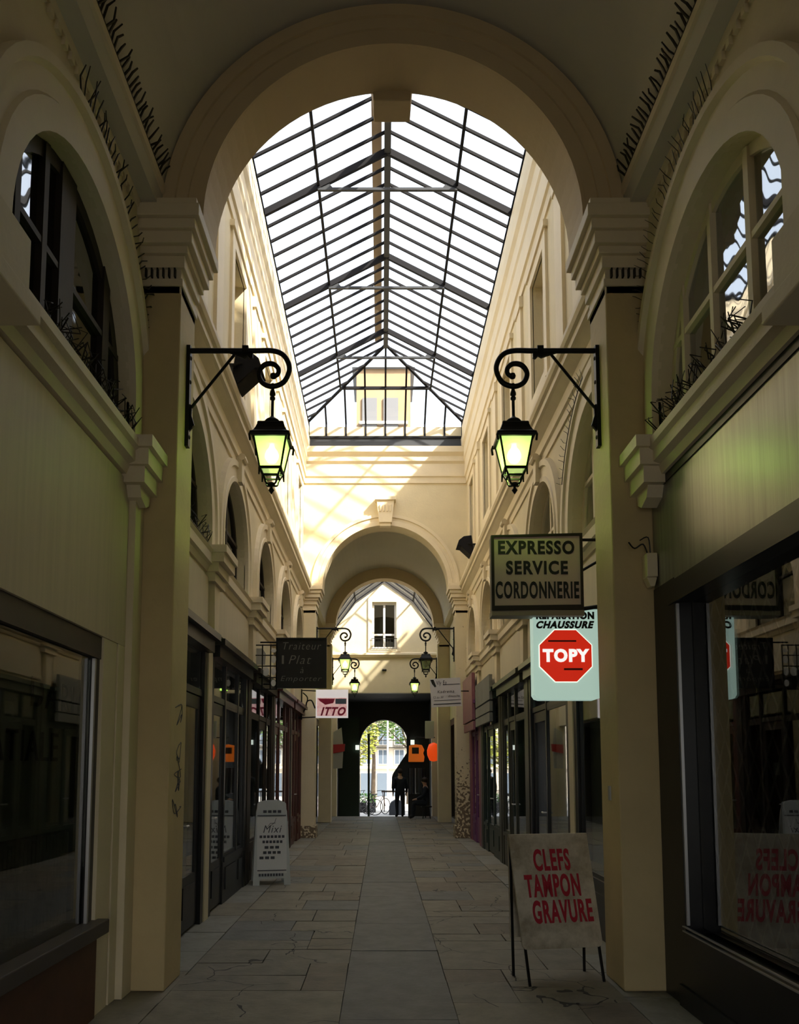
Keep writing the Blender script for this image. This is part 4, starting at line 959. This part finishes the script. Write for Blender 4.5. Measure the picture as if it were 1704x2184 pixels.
MB().tube(smoothcurve([(1.90, 5.84, 3.2), (1.86, 5.82, 3.27), (1.80, 5.83, 3.24), (1.76, 5.84, 3.29)], 4), .006, 5).build('wire', M['iron'], r)
MB().tube(smoothcurve([(1.92, 5.84, 3.2), (1.90, 5.82, 3.32), (1.84, 5.83, 3.3)], 4), .005, 5).build('wire', M['iron'], r)

# ================================================================== floodlights
def flood(sg, X, Y, Z, label):
    r = thing('floodlight', label, 'floodlight', (sg * X, Y, Z))
    fnl = lambda u, v, w: (sg * (X - u), w + Y, Z + v)
    MB().prism([(.0, .20), (.16, .18), (.26, .10), (.30, -.02), (.22, -.03), (.02, -.22), (-.04, -.10)], fnl, -.17, .17).build('housing', M['steel'], r, bevel=.01)
    MB().tube([fnl(-.03, .0, -.19), fnl(.08, .02, -.19)], .015, 6).tube([fnl(-.03, 0, .19), fnl(.08, .02, .19)], .015, 6).box(sg * (X + .0), sg * (X + .12), Y - .19, Y + .19, Z - .02, Z + .02).build('mounting_arm', M['iron'], r)
flood(-1, 1.76, 8.9, 6.19, 'black floodlight on the left cornice beside the near left lantern')
flood(1, 1.76, 16.2, 6.19, 'black floodlight on the right cornice near the far arch')

# ================================================================== bird spikes
def spikes(pts, dirs, label, ln=.10, r_=.004, base=True, wig=.03):
    mb = MB()
    if base: mb.tube(pts, .009, 4)
    for i, (p, d) in enumerate(zip(pts, dirs)):
        p = Vector(p); d = Vector(d).normalized()
        for _ in range(1):
            e = d + Vector([random.uniform(-wig, wig) for _ in range(3)]); e.normalize()
            m_ = p + e * ln * .5 + Vector([random.uniform(-1, 1) * wig * .15 for _ in range(3)])
            mb.tube([p, m_, p + e * ln * random.uniform(.8, 1.1)], [r_, r_, r_ * .7], 4)
    tag(mb.build('bird_spikes', M['wire']), label, 'bird spikes')
for sg in (-1, 1):
    S = SN[sg]
    ys = [3.4 + .05 * k for k in range(49)]
    spikes([(sg * 1.805, y, 6.195) for y in ys], [(-sg * .5, .0, .75) for y in ys], 'comb of dark bird spikes along the %s cornice under the vault' % S, .13, .008, wig=.12)
    c, zs, a, b = NW; pts = []; ds = []
    A_, B_ = a + .38, b + .38
    for k in range(52):
        t = math.radians(100 - k * 2.0); pts.append(side(sg, W)(c + A_ * math.cos(t), zs + B_ * math.sin(t), .06)); ds.append((-sg * .25, math.cos(t), math.sin(t)))
    spikes(pts, ds, 'fan of bird spikes around the arched moulding of the near %s window' % S, .17, .0055 if sg < 0 else .003, wig=.15)
    ys = [4.05 + .022 * k for k in range(66)]
    spikes([(sg * 1.88, y, 3.985) for y in ys], [(-sg * .2, .1, .9) for y in ys], 'tangled bird spikes on the sill of the near %s window' % S, .15, .0045, wig=.55)
c, zs, a, b = WIN[0]
ts = [math.radians(80 - k * 3.2) for k in range(18)]
spikes([side(1, W)(c + (a + .30) * math.cos(t), zs + (b + .30) * math.sin(t), .06) for t in ts], [(-.25, math.cos(t), math.sin(t)) for t in ts], 'thin bird spikes around the first hall arch behind the near right lantern', .13, .003, wig=.15)
ys = [6.6 + .06 * k for k in range(26)]
spikes([(-1.9, y, 3.95) for y in ys], [(.2, .1, .9) for y in ys], 'bird spikes on the hall sill behind the near left pier', .13, .005, wig=.5)

# ================================================================== tunnel beyond the court
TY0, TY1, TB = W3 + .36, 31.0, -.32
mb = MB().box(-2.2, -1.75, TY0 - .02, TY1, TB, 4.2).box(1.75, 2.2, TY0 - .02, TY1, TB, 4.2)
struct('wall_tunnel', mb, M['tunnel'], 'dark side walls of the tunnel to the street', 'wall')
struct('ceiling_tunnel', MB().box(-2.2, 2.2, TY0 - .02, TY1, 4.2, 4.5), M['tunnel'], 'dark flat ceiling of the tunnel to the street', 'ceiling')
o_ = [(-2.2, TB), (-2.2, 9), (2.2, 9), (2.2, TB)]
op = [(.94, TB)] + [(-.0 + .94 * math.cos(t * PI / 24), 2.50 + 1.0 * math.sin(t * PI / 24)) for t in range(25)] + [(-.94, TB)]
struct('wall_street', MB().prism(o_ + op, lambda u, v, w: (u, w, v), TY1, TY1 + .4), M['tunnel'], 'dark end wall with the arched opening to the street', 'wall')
struct('door_1', MB().prism(ym(-1.74, -.96, TB, 3.6), facing(TY1 - .02), 0, .08), M['greendoor'], 'dark green gate leaf folded back left of the street archway', 'door')
tag(MB().tube([(-.585, 30.7, TB), (-.585, 30.7, 2.95)], .045, 8).build('post', M['greendoor']), 'dark green vertical post standing inside the street archway', 'post')
mb = MB().prism([(.30, 1.3), (.34, 1.42), (.86, 2.2), (.86, 3.0), (.98, 3.0), (.98, .85), (.28, .85)], facing(30.5), 0, .12)
tag(mb.build('folded_awning', M['cloth_grey']), 'dark grey folded awning at the right side of the street archway', 'awning')
for x, z, l in ((-1.03, 2.42, 'left'), (1.10, 2.62, 'right')):
    tag(MB().box(x - .07, x + .07, 30.75, 30.9, z - .09, z + .09).build('wall_light', M['halo']), 'small white lit box on the wall %s of the street archway' % l, 'wall light')
# far right goods, flag, orange signs
tag(MB().prism([(-1.62, 1.6), (-1.33, 1.62), (-1.30, 2.25), (-1.36, 2.9), (-1.62, 2.75)], facing(25.2), -.02, 0).build('poster', M['greyposter']), 'pale grey poster hanging at the left tunnel side above a red band', 'poster')
tag(MB().prism([(-1.62, 2.08), (-1.26, 2.15), (-1.24, 2.38), (-1.62, 2.36)], facing(25.15), -.02, .01).build('banner', M['red']), 'red band across the pale poster at the left tunnel side', 'banner')
r = thing('hanging_sign', 'orange rounded sign with a dark square centre before the right tunnel side', 'sign', (1.0, 25.6, 1.8))
MB().prism([(.77, 1.82), (1.26, 1.82), (1.28, 1.98), (1.24, 2.10), (1.28, 2.2), (1.2, 2.36), (1.0, 2.38), (.79, 2.34)], facing(25.6), -.14, 0).build('panel', M['orange'], r, bevel=.02)
MB().prism(ym(.88, 1.10, 2.08, 2.28), facing(25.6), 0, .02).build('dark_centre', M['letterblk'], r)
MB().tube([(1.0, 25.67, 2.36), (1.0, 25.67, 2.6), (1.62, 25.67, 2.6)], .02, 6).build('bracket', M['iron'], r)
mb = MB().lathe((1.56, 25.4, 2.13), [(.02, -.3), (.13, -.27), (.2, -.1), (.21, .05), (.15, .24), (.03, .3)], 16)
tag(mb.build('round_lamp', M['redlamp'], smooth=True), 'glowing red orange rounded lamp by the third right pier', 'lamp')
tag(MB().box(1.28, 1.56, 25.1, 25.2, 2.55, 3.1).build('notice_board', M['greyposter'], bevel=.01), 'pale grey panel above the red orange lamp', 'panel')
def rack(x, y, h, m, label):
    r = thing('clothes_rack', label, 'clothes rack', (x, y, 0))
    MB().tube([(x - .25, y, 0), (x - .25, y, h), (x + .3, y, h), (x + .3, y, 0)], .018, 6).build('frame', M['iron'], r)
    for k in range(5):
        u = x - .2 + k * .1; MB().prism([(-.16, 0), (.16, 0), (.19, -.85), (-.2, -.8)], lambda a, b, w, u=u: (u + w, y + a, h + b), -.03, .03).build('garment', [m, M['cloth_dark'], M['black']][k % 3], r)
rack(1.05, 26.4, 1.62, M['cloth_grey'], 'rack of dark clothes standing at the right tunnel side')

# people ------------------------------------------------------------
def skin_figure(name, joints, bones, m, parent, root=0):
    me = bpy.data.meshes.new(name); me.from_pydata([j[0] for j in joints], bones, [])
    o = bpy.data.objects.new(name, me); C.objects.link(o); me.materials.append(m)
    o.modifiers.new('skin', 'SKIN'); s_ = o.modifiers.new('sub', 'SUBSURF'); s_.levels = 2; s_.render_levels = 2
    if not me.skin_vertices: me.skin_vertices.new() if hasattr(me.skin_vertices, 'new') else None
    if me.skin_vertices:
        for i, j in enumerate(joints):
            rr = j[1]; me.skin_vertices[0].data[i].radius = rr if isinstance(rr, tuple) else (rr, rr)
            me.skin_vertices[0].data[i].use_root = (i == root)
    o.parent = parent; return o
def body_joints(sit=False):
    J = []; B = []
    def j(p, r_): J.append((p, r_)); return len(J) - 1
    if not sit:
        pel = j((0, 0, .92), (.15, .11)); ch = j((0, 0, 1.2), (.15, .10)); sh = j((0, 0, 1.38), (.13, .085)); nk = j((0, .0, 1.46), .052); hd = j((0, -.01, 1.56), (.075, .085)); ht = j((0, -.01, 1.64), (.068, .08))
        B += [(pel, ch), (ch, sh), (sh, nk), (nk, hd), (hd, ht)]
        for s in (-1, 1):
            hp = j((s * .09, 0, .86), .095); kn = j((s * .11, -.03 * s, .48), .06); an = j((s * .11, .05 * s, .09), .04); to = j((s * .13, .05 * s - .15, .035), .035)
            B += [(pel, hp), (hp, kn), (kn, an), (an, to)]
            sd = j((s * .18, 0, 1.36), .055); el = j((s * .25, .02, 1.10), .042); wr = j((s * .24, -.06, .87), .028); pm = j((s * .24, -.08, .81), (.022, .036))
            B += [(sh, sd), (sd, el), (el, wr), (wr, pm)]
            for q in range(4):
                f1 = j((s * .24, -.11 + q * .02, .755), .009); f2 = j((s * .235, -.115 + q * .02, .72 + abs(q - 1.5) * .006), .008); B += [(pm, f1), (f1, f2)]
            t1 = j((s * .225, -.115, .80), .011); t2 = j((s * .22, -.13, .775), .009); B += [(pm, t1), (t1, t2)]
    else:
        pel = j((0, 0, .50), (.16, .12)); ch = j((0, -.02, .80), (.15, .10)); sh = j((0, -.04, .98), (.13, .085)); nk = j((0, -.05, 1.06), .052); hd = j((0, -.07, 1.16), (.075, .085)); ht = j((0, -.07, 1.24), (.068, .08))
        B += [(pel, ch), (ch, sh), (sh, nk), (nk, hd), (hd, ht)]
        for s in (-1, 1):
            hp = j((s * .10, -.06, .50), .09); kn = j((s * .13, -.42, .50), .062); an = j((s * .13, -.42, .09), .042); to = j((s * .14, -.57, .035), .035)
            B += [(pel, hp), (hp, kn), (kn, an), (an, to)]
            sd = j((s * .18, -.03, .96), .055); el = j((s * .24, -.12, .72), .042); wr = j((s * .14, -.32, .62), .028); pm = j((s * .12, -.38, .61), (.03, .024))
            B += [(sh, sd), (sd, el), (el, wr), (wr, pm)]
            for q in range(4):
                f1 = j((s * .12 - .03 + q * .02, -.43, .60), .009); f2 = j((s * .12 - .03 + q * .02, -.46, .585), .008); B += [(pm, f1), (f1, f2)]
            t1 = j((s * .09, -.40, .62), .011); t2 = j((s * .075, -.425, .615), .009); B += [(pm, t1), (t1, t2)]
    return J, B
def person(loc, rot, label, sit=False, sc=1.0):
    r = thing('person', label, 'person', loc); r.rotation_euler.z = rot; r.scale = (sc, sc, sc)
    J, B = body_joints(sit); skin_figure('body', J, B, M['skin'], r)
    # clothes: same skeleton limbs, a little thicker
    keep = [i for i, jt in enumerate(J) if not (isinstance(jt[1], float) and jt[1] < .025) and not (isinstance(jt[1], tuple) and jt[1][0] < .12)]
    idx = {k: n_ for n_, k in enumerate(keep)}
    J2 = []
    for k in keep:
        p, q = J[k]; J2.append((p, tuple(a + .014 for a in q) if isinstance(q, tuple) else q + (.03 if k == 3 else .012)))
    B2 = [(idx[a], idx[b]) for a, b in B if a in idx and b in idx]
    skin_figure('clothing', J2, B2, M['cloth_dark'], r)
    h = J[5][0]
    bm = bmesh.new(); bmesh.ops.create_uvsphere(bm, u_segments=20, v_segments=12, radius=1)
    for v in bm.verts:
        v.co = Vector((v.co.x * .09, v.co.y * .105, v.co.z * .10)) + Vector((0, .018, h[2] - .005 + (0)))
        v.co.y += h[1] + .0
    me = bpy.data.meshes.new('hair'); bm.to_mesh(me); bm.free(); me.materials.append(M['hair'])
    for p_ in me.polygons: p_.use_smooth = True
    o = bpy.data.objects.new('hair', me); C.objects.link(o); o.parent = r
    f = MB()
    f.lathe((0, h[1] - .085, h[2] - .07), [(.001, -.012), (.012, -.008), (.010, .02), (.001, .03)], 8)
    f.build('nose', M['skin']).parent = r
    e = MB()
    for s in (-1, 1): e.lathe((s * .03, h[1] - .078, h[2] - .045), [(.001, -.008), (.010, 0), (.001, .008)], 8)
    e.tube([(-.022, h[1] - .082, h[2] - .105), (.022, h[1] - .082, h[2] - .105)], .005, 6)
    e.build('eyes_and_mouth', M['hair']).parent = r
    return r
person((.52, 26.75, 0), PI + .2, 'person in dark clothes standing at the tunnel mouth seen against the street', False, .93)
person((1.36, 26.0, 0), PI * .5 + PI, 'person in dark clothes seated on a stool at the right tunnel side', True)
r = thing('stool', 'dark stool under the seated person', 'stool', (1.36, 26.0, 0))
MB().lathe((1.36, 26.0, 0), [(.17, .36), (.18, .385), (.17, .40)], 16).build('seat', M['black'], r)
for k in range(4):
    a = PI / 4 + k * PI / 2; MB().tube([(1.36 + .1 * math.cos(a), 26 + .1 * math.sin(a), .37), (1.36 + .17 * math.cos(a), 26 + .17 * math.sin(a), 0)], .013, 6).build('leg', M['black'], r)

# ================================================================== the street
r = thing('street_building', 'pale stone apartment building across the street seen through the archway', 'building', (0, 58, 0))
G0 = -.32
mb = MB().box(-16, 16, 56, 66, G0, 5.0); mb.box(-16, 16, 55.8, 56, 1.6, 1.8); mb.box(-16, 16, 55.75, 56, 4.9, 5.15); mb.build('walls', M['stone'], r)
MB().prism([(-16, 5.0), (16, 5.0), (15, 7.0), (-15, 7.0)], facing(56.6), -8, 0).build('roof', M['roofslate'], r)
for i in range(-6, 7):
    x = i * 1.15
    for z0, z1 in ((1.95, 2.9), (3.3, 4.5)):
        f_ = MB().box(x - .36, x + .36, 55.9, 56.02, z0 - .05, z1 + .05).build('window_frame', M['white'], r)
        MB().box(x - .30, x - .02, 55.88, 55.91, z0, z1).box(x + .02, x + .30, 55.88, 55.91, z0, z1).build('pane', M['pane_blue'], f_)
    MB().box(x - .4, x + .4, 55.92, 56.01, G0, 1.3).build('shop_window', M['pane_blue'], r)
mb = MB()
for i in range(150): x = -8 + i * .11; mb.box(x, x + .02, 55.55, 55.57, 3.1, 3.55)
mb.box(-8, 8.5, 55.53, 55.6, 3.55, 3.6).box(-8, 8.5, 55.5, 56, 3.05, 3.1); mb.build('balcony_rail', M['iron'], r)
def tree(x, y, h, rad, m, label, n=900):
    r = thing('tree', label, 'tree', (x, y, G0))
    mb = MB().tube([(x, y, G0), (x + .05, y, G0 + h * .35), (x - .05, y, G0 + h * .7)], [.16, .12, .07], 8)
    for k in range(6):
        a = k * 1.05; mb.tube([(x, y, G0 + h * .45), (x + rad * .6 * math.cos(a), y + rad * .6 * math.sin(a), G0 + h * (.62 + .06 * (k % 3)))], [.06, .02], 5)
    mb.build('trunk', M['bark'], r)
    mb = MB()
    for _ in range(n):
        while True:
            p = Vector([random.uniform(-1, 1) for _ in range(3)])
            if .25 < p.length < 1: break
        c_ = Vector((x + p.x * rad, y + p.y * rad, G0 + h * .75 + p.z * rad * .95)); s_ = random.uniform(.07, .14)
        q = Matrix.Rotation(random.uniform(0, 6.3), 3, 'Z') @ Matrix.Rotation(random.uniform(-1.3, 1.3), 3, 'X')
        mb.add([c_ + q @ Vector(v) for v in ((-s_, 0, 0), (0, -s_ * .5, .02), (s_, 0, 0), (0, s_ * .5, .02))], [(0, 1, 2, 3)])
    mb.build('foliage', m, r)
tree(-1.9, 40, 4.6, 1.7, M['leafy'], 'yellow green tree at the left side of the street archway', 2200)
tree(1.4, 44, 6.6, 1.9, M['leaf'], 'dark green tree whose crown fills the top of the street archway', 2600)
tree(-.6, 47, 6.9, 1.6, M['leaf'], 'green tree farther back over the middle of the street archway', 2000)
tag(MB().tube([(.22, 42, G0), (.22, 42, 5.2)], .045, 8).build('lamp_post', M['white']), 'slim white lamp post across the street', 'lamp post')
o = MB().box(-1.5, -.35, 35.4, 35.8, G0, .12); o = o.build('planter', M['black']); tag(o, 'dark planter box across the street behind the bicycles', 'planter')
mb = MB()
for _ in range(500):
    c_ = Vector((random.uniform(-1.5, -.35), random.uniform(35.4, 35.8), random.uniform(.12, .5))); s_ = .05
    mb.add([c_ + Vector((random.uniform(-s_, s_), random.uniform(-s_, s_), random.uniform(-s_, s_))) for _ in range(4)], [(0, 1, 2, 3)])
tag(mb.build('hedge', M['grass']), 'bright green hedge growing in the dark planter', 'hedge')
def bicycle(x, y, rot, m, label):
    r = thing('bicycle', label, 'bicycle', (x, y, G0)); r.rotation_euler.z = rot; b0 = Vector((x, y, G0))
    def T(a, z, w=0): return tuple(b0 + Vector((a, w, z)))
    for cx in (-.5, .5):
        circ = [T(cx + .33 * math.cos(t * PI / 12), .34 + .33 * math.sin(t * PI / 12)) for t in range(25)]
        w_ = MB().tube(circ, .018, 6).build('wheel', M['black'], r)
        sp = MB()
        for k in range(10): a = k * PI / 5; sp.tube([T(cx, .34), T(cx + .32 * math.cos(a), .34 + .32 * math.sin(a))], .003, 4)
        sp.build('spokes', M['greyframe'], w_)
    MB().tube([T(-.5, .34), T(-.1, .30), T(-.22, .80), T(-.5, .34)], .015, 6).tube([T(-.1, .30), T(.34, .78), T(-.2, .74)], .017, 6).tube([T(.30, .92), T(.5, .34)], .015, 6).build('frame', m, r)
    MB().tube([T(.25, .98, -.25), T(.33, 1.0, -.12), T(.33, 1.0, .12), T(.25, .98, .25)], .012, 6).tube([T(.33, 1.0), T(.31, .88)], .013, 6).build('handlebar', M['iron'], r)
    MB().prism([(-.36, .86), (-.10, .88), (-.12, .83), (-.34, .80)], lambda u, v, w: T(u, v, w), -.06, .06).build('saddle', M['black'], r)
bicycle(-.85, 33.2, .25, M['black'], 'parked bicycle at the left side of the street archway')
bicycle(-.25, 33.9, .9, M['redwood'], 'parked bicycle with a red frame to the right of the green post')
bicycle(-1.15, 34.3, -.4, M['white'], 'parked bicycle with a pale frame, farthest of the three')
mb = MB().prism([(.22, G0), (.88, G0), (.88, .05), (.80, .22), (.62, .30), (.46, .30), (.30, .2), (.22, .0)], facing(33.4), -.9, 0)
tag(mb.build('scooter_cover', M['cloth_grey']), 'dark covered scooter parked in the street before the archway', 'scooter')
mb = MB().box(-.1, 1.6, 36, 36.5, .55, .62); 
for x in (0, .75, 1.5): mb.box(x, x + .05, 36.1, 36.4, G0, .55)
tag(mb.build('bench_table', M['brownblk']), 'long dark table across the street', 'table')

# ================================================================== light
sun = bpy.data.lights.new('sun', 'SUN'); sun.energy = 14; sun.angle = math.radians(1.4); sun.color = (1, .90, .74)
so = bpy.data.objects.new('sun', sun); C.objects.link(so)
d = Vector((-.82, .70, -.92)).normalized(); so.rotation_euler = d.to_track_quat('-Z', 'Y').to_euler()
w = bpy.data.worlds.new('sky'); bpy.context.scene.world = w; w.use_nodes = True
nt = w.node_tree; bg = nt.nodes['Background']
sky = nt.nodes.new('ShaderNodeTexSky'); sky.sky_type = 'NISHITA'; sky.sun_disc = False
sky.sun_elevation = math.asin(-d.z); sky.sun_rotation = math.atan2(-d.x, -d.y); sky.dust_density = 4; sky.air_density = 1.0; sky.ozone_density = .6
# hazy bright day: the clear sky washed with white cloud glare
mxs = nt.nodes.new('ShaderNodeMix'); mxs.data_type = 'RGBA'; mxs.inputs['Factor'].default_value = .6; mxs.inputs['B'].default_value = (2.6, 2.55, 2.4, 1)
nt.links.new(sky.outputs[0], mxs.inputs['A']); nt.links.new(mxs.outputs['Result'], bg.inputs[0]); bg.inputs[1].default_value = .8

# ================================================================== camera
GR = {'bird spikes': 'anti-pigeon wire spikes on the ledges', 'floodlight': 'black floodlights on the cornices', 'bicycle': 'bicycles parked in the street', 'tree': 'trees across the street',
      'shop front': 'glazed shop fronts along the arcade', 'sandwich board': 'folding boards on the arcade floor', 'wall light': 'white lit boxes by the street archway', 'card': 'white cards in the left shop windows', 'sign': 'signs hanging across the arcade'}
for o in C.objects:
    if o.parent is None and o.get('category') in GR and not o.get('group'): o['group'] = GR[o['category']]
cd = bpy.data.cameras.new('camera'); co = bpy.data.objects.new('camera', cd); C.objects.link(co)
cd.sensor_fit = 'VERTICAL'; cd.sensor_height = 36; cd.lens = 1700 / 2184 * 36
cd.shift_x = 38 / 2184; cd.shift_y = 390 / 2184; cd.clip_start = .05; cd.clip_end = 300
co.location = (-.09, 0, 1.6); co.rotation_euler = (math.radians(90 + 5.3), 0, 0)
sc = bpy.context.scene; sc.camera = co
sc.view_settings.view_transform = 'Standard'; sc.view_settings.look = 'None'; sc.view_settings.gamma = 1
sc.view_settings.use_curve_mapping = False; sc.view_settings.exposure = 0.05
sc.cycles.max_bounces = 10; sc.cycles.diffuse_bounces = 6; sc.cycles.transparent_max_bounces = 16
